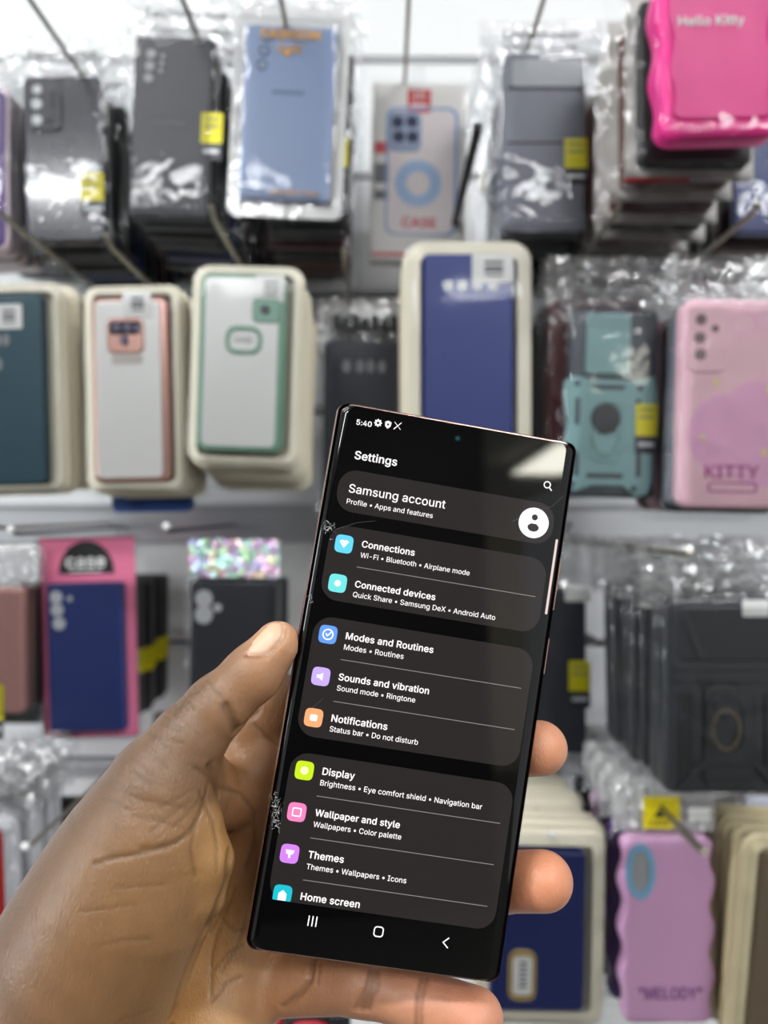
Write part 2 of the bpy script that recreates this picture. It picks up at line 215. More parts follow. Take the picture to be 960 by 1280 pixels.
'p': (424, '54,-142 53,-138 54,378 58,379 110,379 112,374 112,322 114,319 118,320 120,322 138,347 170,372 178,375 206,383 234,384 258,382 286,375 314,360 339,338 356,318 367,298 372,290 380,266 388,230 390,182 389,178 387,146 379,110 371,86 356,58 334,32 314,17 290,4 258,-6 222,-8 206,-7 190,-3 158,13 152,18 146,23 118,57 114,54 114,-138 113,-142 110,-143/196,50 218,47 242,49 258,54 278,66 296,82 307,98 315,114 324,142 327,162 327,214 323,238 312,270 304,286 290,303 266,320 246,328 222,330 198,328 178,322 166,315 146,298 134,282 124,262 117,238 114,214 114,162 117,142 125,114 133,98 144,82 152,74 162,65 174,58 186,52'),
'r': (259, '54,1 53,5 53,377 58,379 110,379 112,377 114,333 118,327 125,341 138,355 150,366 174,378 190,383 242,383 243,381 243,325 242,323 206,326 178,322 166,318 158,315 138,299 124,281 118,265 115,253 114,5 113,1 110,0'),
's': (365, '157,-7 133,-3 109,4 93,12 77,24 59,42 48,58 40,78 37,90 38,94 93,107 104,82 118,66 129,58 141,52 169,46 181,45 205,47 229,54 241,60 258,74 265,90 268,102 262,126 249,140 237,146 213,155 153,169 125,178 93,192 85,198 68,214 59,226 55,234 51,246 48,266 48,290 55,314 64,330 78,346 93,359 101,363 129,376 161,383 213,383 237,378 257,371 277,359 288,350 299,338 317,310 323,294 322,290 269,277 253,305 240,318 225,326 205,332 185,333 165,331 149,327 141,323 129,316 119,306 112,294 109,278 113,258 117,251 126,242 133,237 141,233 193,217 261,200 288,186 307,170 321,150 327,134 330,118 330,94 323,66 314,50 296,30 273,13 257,5 245,1 209,-7'),
't': (227, '163,-3 139,-1 111,8 93,21 77,41 69,61 65,89 65,325 63,327 11,327 6,329 6,377 7,378 63,379 65,381 65,469 67,471 123,471 126,469 126,381 127,380 199,379 204,377 204,329 203,328 131,327 126,325 126,281 127,273 127,85 129,73 133,65 139,59 143,56 155,51 175,52 195,54 201,53 204,45 212,5 207,1 191,-3 179,-3 175,-4'),
'u': (410, '178,-5 158,-3 134,2 114,12 98,22 81,40 68,60 60,80 54,112 53,376 58,379 110,379 114,376 114,140 116,116 125,92 136,76 146,67 158,59 170,55 202,50 218,51 234,55 262,70 272,80 282,96 291,116 295,132 296,376 298,379 354,379 357,376 357,4 354,0 302,0 298,4 298,64 277,36 254,15 238,7 214,-2 186,-5'),
'v': (389, '166,0 161,5 18,377 22,379 82,379 84,377 187,89 194,63 198,69 224,157 304,377 306,379 310,379 366,379 370,377 226,1 222,0'),
'y': (389, '98,-143 58,-142 49,-139 49,-131 61,-87 66,-86 94,-90 102,-89 114,-85 128,-75 135,-67 147,-47 162,-3 162,1 18,377 22,379 82,379 84,377 187,89 194,63 198,69 224,157 304,377 306,379 310,379 366,379 370,377 195,-79 176,-107 158,-124 146,-132 138,-136 110,-144'),
'•': (389, '174,94 158,98 142,105 134,111 112,131 100,147 92,163 89,175 85,199 89,231 101,259 113,275 122,284 146,300 158,305 194,311 234,304 266,284 279,271 292,251 300,231 303,215 303,191 299,171 291,151 278,132 260,115 246,105 230,98 214,94')}
def text_verts(s, bold=0.0):
    """flat outline mesh of a string: vertices (x,z), faces, width"""
    cu = bpy.data.curves.new('t', 'CURVE'); cu.dimensions = '2D'; cu.fill_mode = 'BOTH'; x = 0.0
    for ch in s:
        adv, t = GLYPHS[ch]
        for lp in t.split('/') if t else ():
            pts = [tuple(map(int, q.split(','))) for q in lp.split(' ')]
            sp = cu.splines.new('POLY'); sp.points.add(len(pts)-1); sp.use_cyclic_u = True
            sp.points.foreach_set('co', [c for a, b in pts for c in (x+a/1000, b/1000, 0, 1)])
        x += adv/1000+bold*0.8
    o = bpy.data.objects.new('t', cu); COL.objects.link(o)
    dg = bpy.context.evaluated_depsgraph_get(); dg.update()
    me = bpy.data.meshes.new_from_object(o.evaluated_get(dg))
    vs = [(v.co.x, v.co.y) for v in me.vertices]; fs = [tuple(p.vertices) for p in me.polygons]
    bpy.data.objects.remove(o); bpy.data.curves.remove(cu); bpy.data.meshes.remove(me)
    x0 = min(v[0] for v in vs); x1 = max(v[0] for v in vs)
    if bold > 0:                     # heavier strokes: the outlines laid over themselves, shifted by a hair
        v0, f0 = vs, fs; vs, fs = [], []
        for dx, dz in ((-1, 0), (1, 0), (-.4, .7), (.4, .7), (0, -.7)):
            fs += [tuple(i+len(vs) for i in f) for f in f0]; vs += [(a+dx*bold, b+dz*bold) for a, b in v0]
    return [(a-x0, b) for a, b in vs], fs, x1-x0, len(v0) if bold > 0 else len(vs)
def text_add(mb, s, x, z, y, width, bold=0.0, ysc=1.0, center=False):
    vs, fs, wd, n1 = text_verts(s, bold); k = width/wd
    if center: x -= width/2
    mb.add([(x+a*k, y-0.00002*(i//n1), z+b*k*ysc) for i, (a, b) in enumerate(vs)], fs)

def P(u, v, d):
    """point of the place seen at pixel (u,v) at depth d metres"""
    return Vector(((u-480)/F*d, d, CAMZ-(v-640)/F*d))
def empty(name, loc):
    o = bpy.data.objects.new(name, None); COL.objects.link(o); o.location = loc; o.empty_display_size = 0.02; return o
def tag(o, label, cat, group=None):
    o['label'] = label; o['category'] = cat
    if group: o['group'] = group
    return o
def struct(o): o['kind'] = 'structure'; return o
def kids(o): return [c for c in o.children]
def dup(root, dloc, label, group, recolor=None, skip=()):
    r = root.copy(); COL.objects.link(r); r.location = root.location+Vector(dloc); r['label'] = label; r['group'] = group
    def rec(src, dst):
        for ch in list(src.children):
            nm = ch.name.split('.')[0]
            if nm in skip: continue
            c = ch.copy(); COL.objects.link(c); c.parent = dst
            if recolor and nm in recolor and c.material_slots:
                c.material_slots[0].link = 'OBJECT'; c.material_slots[0].material = recolor[nm]
            rec(ch, c)
    rec(root, r); return r

# ------------------------------------------------------------------ the shop
WY = 0.90
panel = mat('white_laminate_panel', rgb(236, 237, 238), 0.28, var=0.015, scale=8)
alu = mat('aluminium_rail', rgb(196, 198, 202), 0.35, 0.6, var=0.04, scale=20)
groove_m = mat('groove_backing', rgb(44, 44, 46), 0.6)
def zpx(v, d=WY): return CAMZ-(v-640)/F*d
gz = [zpx(75+146.0*k) for k in range(-9, 14)]
mb = MB(); GH = 0.0045
prev = 2.6
for z in gz:                                     # slat panels with T-grooves, one wall
    mb.prism([(-2.4, z+GH), (2.4, z+GH), (2.4, prev), (-2.4, prev)], WY, WY+0.033, 0.002, 2); prev = z-GH
mb.prism([(-2.4, 0.0), (2.4, 0.0), (2.4, prev), (-2.4, prev)], WY, WY+0.033, 0.002, 2)
wall = struct(mb.build('wall_back', panel))
mb = MB(); mb.box(-2.4, 2.4, WY+0.034, WY+0.05, 0.0, 2.6); struct(mb.build('wall_backing', groove_m))
mb = MB()
zt = zpx(655)
mb.prism([(-2.4, zt-0.022), (2.4, zt-0.022), (2.4, zt+0.024), (-2.4, zt+0.024)], WY-0.006, WY, 0.002, 2)
mb.prism([(-2.4, zt+0.018), (2.4, zt+0.018), (2.4, zt+0.024), (-2.4, zt+0.024)], WY-0.012, WY-0.006, 0.002, 2)
struct(mb.build('trim_1', alu))
mb = MB(); zt = zpx(962)
mb.prism([(-2.4, zt-0.008), (2.4, zt-0.008), (2.4, zt+0.010), (-2.4, zt+0.010)], WY-0.005, WY, 0.002, 2)
struct(mb.build('trim_2', alu))
ceil_m = mat('ceiling_paint', rgb(225, 224, 216), 0.8, var=0.02, scale=5)
mb = MB(); mb.box(-2.4, 2.4, -7.0, WY+0.03, 2.6, 2.66); struct(mb.build('ceiling', ceil_m))
mb = MB(); mb.box(-2.4, 2.4, -7.0, WY+0.03, -0.05, 0.0); struct(mb.build('floor', mat('floor_tile', rgb(96, 92, 86), 0.35, var=0.1, scale=3)))
mb = MB(); mb.box(-2.4, 2.4, -7.06, -7.0, 0.0, 2.6); struct(mb.build('wall_rear', mat('rear_wall_paint', rgb(226, 216, 186), 0.7, var=0.05, scale=4)))
mb = MB(); mb.box(-2.4, 1.06, -3.58, -3.5, 0.0, 2.6); struct(mb.build('added_dark_panel', mat('dark_panel_paint', rgb(28, 26, 25), 0.6, var=0.1, scale=6)))  # unseen panel added to darken the screen reflection, standing in for the camera holder
mb = MB()
for z0, z1, y0, y1 in ((0.0, 0.95, -7.0, WY), (2.15, 2.6, -7.0, WY), (0.95, 2.15, -7.0, -0.95), (0.95, 2.15, -0.5, WY)): mb.box(-2.46, -2.4, y0, y1, z0, z1)
struct(mb.build('wall_left', panel))
mb = MB(); mb.box(-2.44, -2.42, -0.95, -0.5, 0.95, 2.15); struct(mb.build('window_1', emis('daylight_window', (0.9, 0.96, 1.0, 1), 16.0)))
lamp_m = emis('lamp_diffuser', (0.97, 0.99, 1.0, 1), LAMP)
dim_m = emis('dim_lamp_diffuser', (1.0, 0.98, 0.84, 1), LAMP*0.45)
housing = mat('lamp_housing', rgb(230, 230, 228), 0.5)
def lampthing(x, y, label, lx=1.0, ly=0.09, drop=0.05):
    t = tag(empty('ceiling_light', (x, y, 2.6)), label, 'lamp', 'ceiling lights of the shop')
    h = MB(); h.prism(rr(0, -drop/2, lx+0.04, drop, 0.01), -ly/2-0.02, ly/2+0.02, 0.004, 2); h.build('housing', housing, t)
    d = MB(); n = 9
    vs = []
    for i in (-1, 1):
        for k in range(n):
            a = math.pi*k/(n-1); vs.append((i*lx/2, math.cos(a)*ly/2, -drop-math.sin(a)*0.03))
    d.add(vs, [(k, k+1, n+k+1, n+k) for k in range(n-1)], True)
    d.build('diffuser', dim_m if x > 1.5 else lamp_m, t)
for (x, y, lb) in ((-0.9, -0.4, 'long ceiling light above the dark packets at the wall'), (0.85, -0.45, 'long ceiling light above the hot pink case'),
                   (-0.85, -1.35, 'long ceiling light over the aisle, dark packet side'), (0.9, -1.4, 'long ceiling light over the aisle, pink case side'),
                   (-0.9, -2.5, 'long ceiling light near the added dark panel'), (0.8, -2.6, 'long ceiling light at the end of the added dark panel'),
                   (-0.6, -5.5, 'added ceiling light out of sight, brightening the rear wall'), (1.92, -4.7, 'small ceiling light mirrored in the top corner of the screen')):  # rear wall lamp added out of sight to brighten the mirrored wall
    lampthing(x, y, lb, *((0.36, 1.0) if x > 1.5 else ()))

# ------------------------------------------------------------------ hooks
chrome = mat('chrome_wire', rgb(150, 145, 132), 0.28, 0.85, var=0.05)
darkwire = mat('dark_wire', rgb(40, 40, 42), 0.4, 0.4)
capm = mat('white_hook_cap', rgb(235, 235, 235), 0.35)
def hook(u, v, d0, label, m=chrome, r=0.0019, cap=False, tilt=0.0, tipup=0.006):
    """wire hook: tip at pixel (u,v), depth d0, running straight back to the wall"""
    p = P(u, v, d0); L = WY-d0
    t = tag(empty('display_hook', (p.x, WY, p.z)), label, 'hook', 'wire display hooks on the slat wall')
    b = MB(); b.tube([(0, -L, tipup), (0, -L+0.004, tipup*0.45), (0, -L+0.012, 0), (0, -L*0.5, -tilt*0.5), (0, -0.004, -tilt)], r); b.build('wire', m, t)
    b = MB(); b.prism(rr(0, 0, 0.016, 0.026, 0.003), -0.004, -0.0005, 0.001, 2); b.build('base_plate', m, t)
    if cap:
        b = MB(); b.ball((0, -L, tipup), r*1.6); b.build('end_cap', capm, t)
    return t

# ------------------------------------------------------------------ packets
def solid(name, c, **k): return mat(name, rgb(*c), **k)
cream = mat('cream_tray_plastic', rgb(226, 219, 200), 0.35, var=0.04, scale=30)
creamd = mat('yellowed_tray_plastic', rgb(205, 192, 156), 0.4, var=0.06, scale=30)
blackg = mat('black_gloss_case', rgb(34, 36, 54), 0.16, coat=0.6, var=0.1)
blackm = mat('black_matte_case', rgb(30, 31, 34), 0.5, var=0.1)
lens_m = mat('lens_hole_grey', rgb(205, 208, 212), 0.25)
lens_d = mat('lens_glass_dark', rgb(22, 24, 32), 0.1, coat=1.0)
yellow = mat('yellow_sticker', rgb(226, 214, 10), 0.45, var=0.05)
stickdk = mat('sticker_dark_band', rgb(36, 40, 48), 0.4)
paper = mat('price_sticker_paper', rgb(240, 240, 238), 0.5)
ink = mat('black_ink', rgb(32, 32, 34), 0.6)
greyink = mat('grey_ink', rgb(110, 110, 115), 0.6)
orange = mat('orange_foil_print', rgb(238, 172, 60), 0.35)
white_m = mat('white_plastic', rgb(240, 240, 240), 0.35, var=0.02)

class Pk:
    def __init__(s, name, label, cat, rect, d, roll=0.0, pitch=0.0, yaw=0.0, group=None):
        s.u0, s.v0, s.u1, s.v1 = rect; s.d = d; s.k = d/F
        s.uc = (s.u0+s.u1)/2; s.vc = s.v1
        s.root = empty(name, P(s.uc, s.vc, d)); s.root.rotation_euler = (math.radians(pitch), math.radians(roll), math.radians(yaw))
        tag(s.root, label, cat, group)
    def X(s, u): return (u-s.uc)*s.k
    def Z(s, v): return -(v-s.vc)*s.k
    def out(s, rect, r, seg=6, y=0):
        a, b, c, d = rect; q = 1+y/1000/s.d; ox = (480-s.uc)*s.k; oz = -(640-s.vc)*s.k   # size of the part at its own distance
        return [(ox+(x-ox)*q, oz+(z-oz)*q) for x, z in rr(s.X((a+c)/2), s.Z((b+d)/2), (c-a)*s.k, (d-b)*s.k, r*s.k, seg)]
    def fit(s, pts, y):
        q = 1+y/1000/s.d; ox = (480-s.uc)*s.k; oz = -(640-s.vc)*s.k
        return [(ox+(x-ox)*q, oz+(z-oz)*q) for x, z in pts]
    def slab(s, name, rect, y0, y1, m, r=8, bev=1.5, parent=None):
        b = MB(); b.prism(s.out(rect, r, 6, y0), y0/1000, y1/1000, bev/1000); return b.build(name, m, parent or s.root)
    def frame(s, name, rect, irect, y0, y1, m, r=8, ri=6, parent=None):
        b = MB(); b.ringprism(s.out(rect, r, 6, y0), s.out(irect, ri, 6, y0), y0/1000, y1/1000); return b.build(name, m, parent or s.root)
    def disc(s, name, u, v, r, y0, y1, m, parent=None, rz=None):
        b = MB(); b.prism(s.fit(circ(s.X(u), s.Z(v), r*s.k, (rz or r)*s.k, 22), y0), y0/1000, y1/1000, 0.0003, 2); return b.build(name, m, parent or s.root)
    def ring(s, name, u, v, r, ri, y0, y1, m, parent=None, rz=None, rzi=None):
        b = MB(); b.ringprism(s.fit(circ(s.X(u), s.Z(v), r*s.k, (rz or r)*s.k, 36), y0), s.fit(circ(s.X(u), s.Z(v), ri*s.k, (rzi or ri)*s.k, 36), y0), y0/1000, y1/1000); return b.build(name, m, parent or s.root)
    def text(s, name, t, u, v, wpx, y, m, parent=None, bold=0.01, center=True, ysc=1.0):
        (x, z), = s.fit([(s.X(u), s.Z(v))], y); b = MB(); text_add(b, t, x, z, y/1000, wpx*s.k*(1+y/1000/s.d), bold, ysc, center); return b.build(name, m, parent or s.root)
    def tray(s, rect, y0=-4, y1=9, m=None, lip=9, r=16, name='tray'):
        """shallow blister tray: raised rim around a recessed floor"""
        a, b_, c, d = rect; m = m or cream; mb = MB()
        o = s.out(rect, r); i = s.out((a+lip, b_+lip, c-lip, d-lip), r*0.6)
        mb.ringprism(o, i, y0/1000, y1/1000)
        o2 = s.out((a-3, b_-3, c+3, d+3), r+2); mb.ringprism(o2, o, (y0+5)/1000, (y0+6.2)/1000)
        mb.prism(i, (y1-2)/1000, (y1-1)/1000)
        return mb.build(name, m, s.root)
    def film(s, rect, case, y0, y1, seed=0, m=None, name='bag', amp=1.6, nx=16, nz=24):
        """clear bag: a front sheet that lies over the case and falls back round its edges"""
        a, b_, c, d = rect; mb = MB(); vs = []; rnd = random.Random(seed)
        for j in range(nz+1):
            for i in range(nx+1):
                u = a+(c-a)*i/nx; v = b_+(d-b_)*j/nz
                if 0 < i < nx: u += rnd.uniform(-.3, .3)*(c-a)/nx
                if 0 < j < nz: v += rnd.uniform(-.3, .3)*(d-b_)/nz
                dx = max(case[0]-u, u-case[2], 0); dz = max(case[1]-v, v-case[3], 0); t = min(1.0, math.hypot(dx, dz)/14.0)
                on = 1-t
                n = mnoise.noise(Vector((u*0.05+seed, v*0.05, seed*3.1)))+0.6*mnoise.noise(Vector((u*0.12, v*0.12+seed, 7.7)))
                y = y0-0.9+(y1*0.5-y0)*t*t*(3-2*t) + n*amp*(0.11+0.89*t)
                if t < 0.05: y = min(y, y0-0.4)
                vs.append((s.X(u), y/1000, s.Z(v)))
        W_ = nx+1
        mb.add(vs, [(j*W_+i, (j+1)*W_+i, (j+1)*W_+i+1, j*W_+i+1) for j in range(nz) for i in range(nx)], True)
        return mb.build(name, m or FILM, s.root)
    def header(s, rect, y=3.0, seed=0, amp=4.0, text=None, m=None, nx=22, nz=10, tw=None, tv=None):
        a, b_, c, d = rect; mb = MB(); vs = []; rnd = random.Random(seed+99)
        for j in range(nz+1):
            for i in range(nx+1):
                u = a+(c-a)*i/nx; v = b_+(d-b_)*j/nz
                if 0 < i < nx: u += rnd.uniform(-.4, .4)*(c-a)/nx
                if 0 < j < nz: v += rnd.uniform(-.4, .4)*(d-b_)/nz
                n = abs(mnoise.noise(Vector((u*0.06+seed, v*0.06, seed*1.7))))*1.4+0.5*mnoise.noise(Vector((u*0.16, v*0.16+seed, 2.2)))+rnd.uniform(-.16, .16)
                vs.append((s.X(u), (y+n*amp-amp*.5)/1000, s.Z(v)))
        W_ = nx+1
        mb.add(vs, [(j*W_+i, (j+1)*W_+i, (j+1)*W_+i+1, j*W_+i+1) for j in range(nz) for i in range(nx)], False)
        h = mb.build('bag_header', m or CRINKLE, s.root)
        if text:
            s.text('printed_text', text, (a+c)/2, tv or (b_+d)/2+5, tw or (c-a)*0.6, y-amp*1.1, ink, h)
        return h
    def sticker(s, u0, v0, u1, v1, y, dark=True, parent=None):
        st = s.slab('warranty_sticker', (u0, v0, u1, v1), y-0.25, y, yellow, 2, 0, parent)
        for q in range(2):
            s.slab('printed_line', (u0+4, v0+6+q*9, u1-5, v0+8.5+q*9), y-0.4, y-0.25, greyink, 0.5, 0, st)
        if dark:
            h = (v1-v0)*0.55
            s.slab('dark_band', (u0, v1, u1, v1+h), y-0.25, y, stickdk, 1, 0, st)
            s.slab('printed_line', (u0+4, v1+h*.35, u1-4, v1+h*.6), y-0.4, y-0.25, lens_m, 0.5, 0, st)
        return st
    def price(s, u0, v0, u1, v1, y):
        p = s.slab('price_sticker', (u0, v0, u1, v1), y-0.3, y, paper, 2, 0)
        h = v1-v0; w_ = u1-u0
        for a, b_ in ((0.22, 0.34), (0.42, 0.62), (0.70, 0.78)):
            s.slab('printed_line', (u0+w_*.3, v0+h*a, u1-w_*.25, v0+h*b_), y-0.45, y-0.3, greyink, 0.3, 0, p)
        return p
ORD = ['first', 'second', 'third', 'fourth', 'fifth', 'sixth', 'seventh', 'eighth', 'ninth', 'tenth', 'eleventh', 'twelfth']
def stack(pk, n, what, front, dy=0.024, jx=0.004, jz=0.003, cols=None, skip=(), part='case', drop=0.0, group=None, start=1):
    """the packets hanging on the same hook behind the front one"""
    rnd = random.Random(sum(map(ord, front)))
    for i in range(n):
        rc = {part: cols[i % len(cols)]} if cols else None
        r = dup(pk.root, (rnd.uniform(-jx, jx), dy*(i+start), rnd.uniform(-jz, jz)-drop*(i+1)),
                f'{ORD[i]} {what} hanging behind the {front}', group or f'{what}s behind the {front}', rc, skip)
        r.rotation_euler.y += rnd.uniform(-0.025, 0.025)

c_black2 = solid('charcoal_case', (46, 48, 56), rough=0.42, var=0.08)
c_navy = solid('navy_case', (36, 54, 118), rough=0.4, var=0.07)
c_red = solid('maroon_case', (92, 28, 34), rough=0.4)
c_brown = solid('brown_case', (96, 58, 50), rough=0.45)
c_rose = solid('rose_case', (176, 128, 122), rough=0.4)
c_blue = solid('royal_blue_case', (40, 78, 152), rough=0.4)
c_grey = solid('grey_flip_case', (104, 108, 120), rough=0.42, var=0.05)
c_steel = solid('steel_blue_case', (134, 153, 190), rough=0.32, var=0.04, scale=15)
c_teal = solid('deep_teal_case', (42, 78, 92), rough=0.45, var=0.05)
c_mint = solid('mint_armour_plastic', (128, 166, 168), rough=0.4)
c_hot = solid('hot_pink_silicone', (246, 40, 146), rough=0.42, coat=0.0, var=0.05)
c_pink = solid('pale_pink_case', (232, 184, 198), rough=0.3, var=0.05, scale=25)
c_purple = solid('purple_case', (84, 48, 130), rough=0.35)
darkcols = [c_black2, blackm, c_black2, c_navy, blackm, c_black2, c_red, blackm]
mixcols = [blackm, c_red, c_black2, c_brown, c_navy, blackm, c_rose]

# --- top row
p = Pk('phone_case', 'purple phone case cut off by the frame edge beside the glossy navy one', 'phone case', (-80, 112, 10, 310), 0.66)
p.slab('case', (-80, 112, 6, 308), -4, 5, c_purple, 10, 2)
p.frame('case_rim', (-84, 108, 12, 312), (-80, 112, 6, 308), -2, 7, solid('pale_pink_rim', (226, 205, 214), rough=0.3), 12, 10)
p.film((-90, 95, 22, 325), (-84, 108, 12, 312), -4, 8, 3)
p.header((-85, 60, 18, 108), 3, 3)
stack(p, 4, 'bagged phone case', 'purple case at the frame edge', cols=darkcols, dy=0.016)

p = Pk('phone_case', 'glossy navy black phone case with square camera island and yellow sticker', 'phone case', (32, 94, 131, 303), 0.64, roll=-1.2)
c1 = p.slab('case', (32, 94, 131, 303), -5, 5, blackg, 9, 2.5)
isl = p.slab('camera_island', (35, 97, 80, 163), -7, -4.9, blackg, 9, 0.8)
for (u, v, r) in ((50, 111, 6), (49, 129, 7), (49, 149, 6.5), (70, 117, 3.5), (70, 129, 3), (65, 152, 5)):
    p.disc('lens', u, v, r, -7.6, -6.9, lens_m if r > 5.5 else lens_d, isl)
p.text('embossed_mark', 'SAMSUNG', 75, 192, 34, -5.2, solid('dull_silver_print', (110, 112, 125), rough=0.4), c1)
p.sticker(102, 217, 131, 252, -5.4)
p.film((14, 84, 152, 318), (30, 92, 133, 305), -7.8, 6, 5, amp=2.2)
p.header((8, 42, 158, 98), 3, 5, text='Fashion case', tw=86, tv=72)
hook(28, -14, 0.545, 'thin wire hook above the glossy navy case', tipup=0.004)
stack(p, 8, 'dark bagged case', 'glossy navy black case', cols=darkcols, skip=('warranty_sticker', 'embossed_mark'))

p = Pk('phone_case', 'matte charcoal phone case with pinhole lens column and yellow sticker', 'phone case', (160, 45, 258, 272), 0.63, roll=2.2)
c1 = p.slab('case', (160, 45, 258, 272), -5, 5, c_black2, 5, 1.5)
p.slab('case_side', (256, 48, 262, 270), -3, 9, blackm, 2, 0.5)
for (u, v, r) in ((181, 68, 6), (180, 83, 6), (179, 98, 6), (196, 70, 3), (195, 79, 3), (194, 88, 3)):
    p.disc('lens', u, v, r, -5.6, -4.8, solid('lens_hole_dull', (150, 152, 156), rough=0.3), c1)
p.slab('embossed_mark', (188, 151, 226, 155), -5.3, -4.9, solid('faint_grey_print', (74, 76, 80)), 1, 0, c1)
p.sticker(247, 139, 274, 177, -5.4)
p.film((148, 34, 296, 292), (158, 43, 262, 274), -5.6, 8, 7, amp=2.4)
p.header((146, -8, 300, 46), 3, 8, text='Fashion case', tw=100, tv=22)
hook(208, -52, 0.55, 'wire hook above the matte charcoal case', tipup=0.004)
stack(p, 8, 'dark bagged case', 'matte charcoal case', cols=darkcols, skip=('warranty_sticker', 'embossed_mark', 'case_side'))

wbag = film_mat('milky_bag_edge', 0.05, 0.45, 0.25, 60)
p = Pk('phone_case', 'steel blue phone case with orange foil print in a white edged bag', 'phone case', (298, 32, 412, 252), 0.62, roll=2.6)
c1 = p.slab('case', (298, 32, 412, 252), -5, 5, c_steel, 6, 1.5)
p.frame('bag_edge', (284, 10, 428, 272), (300, 34, 410, 252), -3.5, -2.5, wbag, 12, 6)
p.text('printed_text', 'FASHION', 354, 48, 72, -6.2, orange, bold=0.03)
p.text('printed_text', 'CASE', 353, 65, 30, -6.2, orange, bold=0.02)
b = MB(); b.prism([(p.X(347), p.Z(71)), (p.X(352), p.Z(77)), (p.X(357), p.Z(71)), (p.X(352), p.Z(69))], -0.0062, -0.006); b.build('printed_arrow', orange, p.root)
p.text('printed_text', 'beautiful case', 368, 243, 58, -6.2, orange, bold=0.01)
for (u, v) in ((324, 46), (322, 64), (320, 82)):
    p.ring('lens_ring', u, v, 6.5, 4, -5.8, -4.8, solid('steel_lens_ring', (78, 96, 128)), c1); p.disc('lens', u, v, 4, -5.3, -4.8, solid('lens_blue_grey', (165, 180, 205), rough=0.2), c1)
p.slab('embossed_mark', (334, 113, 374, 118), -5.3, -4.9, solid('faint_blue_print', (100, 118, 156)), 1, 0, c1)
p.film((282, 6, 432, 276), (296, 30, 414, 254), -6.4, 6, 11, amp=2.0)
p.header((288, -6, 430, 24), 3, 11, nz=6, m=wbag)
hook(338, -66, 0.53, 'wire hook above the steel blue case', tipup=0.004)
q = Pk('phone_case', 'dark phone case with yellow sticker directly behind the steel blue one', 'phone case', (318, 42, 432, 258), 0.64, roll=1.0)
q.slab('case', (318, 42, 430, 258), -4, 6, blackm, 6, 1.5); q.sticker(412, 170, 434, 208, -4.4)
q.film((300, 20, 448, 290), (316, 40, 432, 260), -4, 8, 13, amp=3.0)
q.header((304, -4, 446, 30), 3, 13)
stack(q, 8, 'bagged case', 'steel blue case', cols=[blackm, c_black2, blackm, c_red, blackm, c_brown, c_red, blackm], skip=('warranty_sticker',), dy=0.024)

for rc, d_, lb in (((206, 200, 318, 350), 0.858, 'black bagged case near the wall between the charcoal and steel blue stacks'), ((118, 220, 226, 352), 0.864, 'black bagged case near the wall between the glossy navy and charcoal stacks'), ((300, 220, 420, 348), 0.872, 'maroon bagged case flat on the wall under the steel blue stack'), ((20, 240, 112, 346), 0.872, 'black bagged case flat on the wall under the glossy navy stack')):
    q = Pk('phone_case', lb, 'phone case', rc, d_, roll=1)
    q.slab('case', rc, -4, 5, c_red if 'maroon' in lb else blackm, 8, 2); q.film((rc[0]-10, rc[1]-14, rc[2]+12, rc[3]+10), (rc[0]-2, rc[1]-2, rc[2]+2, rc[3]+2), -4.6, 6, int(rc[0]), amp=3)

# boxed clear case with magnet ring
p = Pk('phone_case_box', 'pale boxed phone case with light blue ring and red hang tab', 'packaged phone case', (462, 104, 582, 326), 0.74, roll=1.0)
boxm = solid('printed_card_box', (222, 218, 214), rough=0.4, var=0.02)
bx = p.slab('box', (462, 104, 580, 326), -2, 16, boxm, 3, 0.6)
p.slab('hang_tab', (508, 84, 528, 106), 2, 3, BLISTER, 4, 0)
p.slab('red_badge', (506, 112, 535, 141), -2.5, -2.1, solid('red_print', (200, 38, 50)), 1, 0, bx)
p.text('badge_text', '15', 520, 124, 14, -2.8, paper, bx); p.slab('badge_line', (510, 130, 530, 133), -2.8, -2.5, paper, .5, 0, bx)
p.slab('phone_picture', (482, 136, 568, 292), -2.4, -2.1, solid('pale_rose_print', (226, 214, 216), rough=0.3), 12, 0, bx)
lb = solid('light_blue_print', (128, 158, 204), rough=0.35)
p.frame('phone_outline', (480, 134, 570, 294), (483, 137, 566, 292), -2.7, -2.1, lb, 13, 11, bx)
ci = p.slab('camera_picture', (482, 139, 524, 190), -2.9, -2.3, solid('blue_grey_print', (140, 152, 182)), 10, 0, bx)
for (u, v) in ((494, 153), (512, 152), (496, 171), (513, 171)): p.disc('lens_picture', u, v, 7.5, -3.2, -2.9, solid('lens_print_navy', (44, 52, 84), rough=0.2), ci)
p.ring('ring_picture', 521, 229, 29, 15, -2.9, -2.3, solid('ring_print', (158, 186, 224)), bx)
p.text('printed_text', 'CASE', 523, 284, 42, -2.9, solid('red_ink', (206, 60, 70)), bx, bold=0.03)
p.slab('red_strip', (464, 316, 520, 320), -2.5, -2.1, solid('red_print', (200, 38, 50)), 0.5, 0, bx)
for (v, h_, m_) in ((178, 14, 'red_ink'), (205, 24, 'grey_ink'), (238, 12, 'grey_ink')):
    p.slab('side_print', (466, v, 484, v+h_), -2.5, -2.1, MATS[m_], 1, 0, bx)
p.film((456, 98, 590, 332), (460, 102, 584, 328), -3, 18, 17, amp=1.2)
hook(512, -22, 0.60, 'wire hook carrying the boxed case with red tab', tipup=0.004)
hook(597, 163, 0.56, 'thick black hook rising behind the blue case in cream tray', darkwire, 0.0036, cap=False, tipup=0.003)

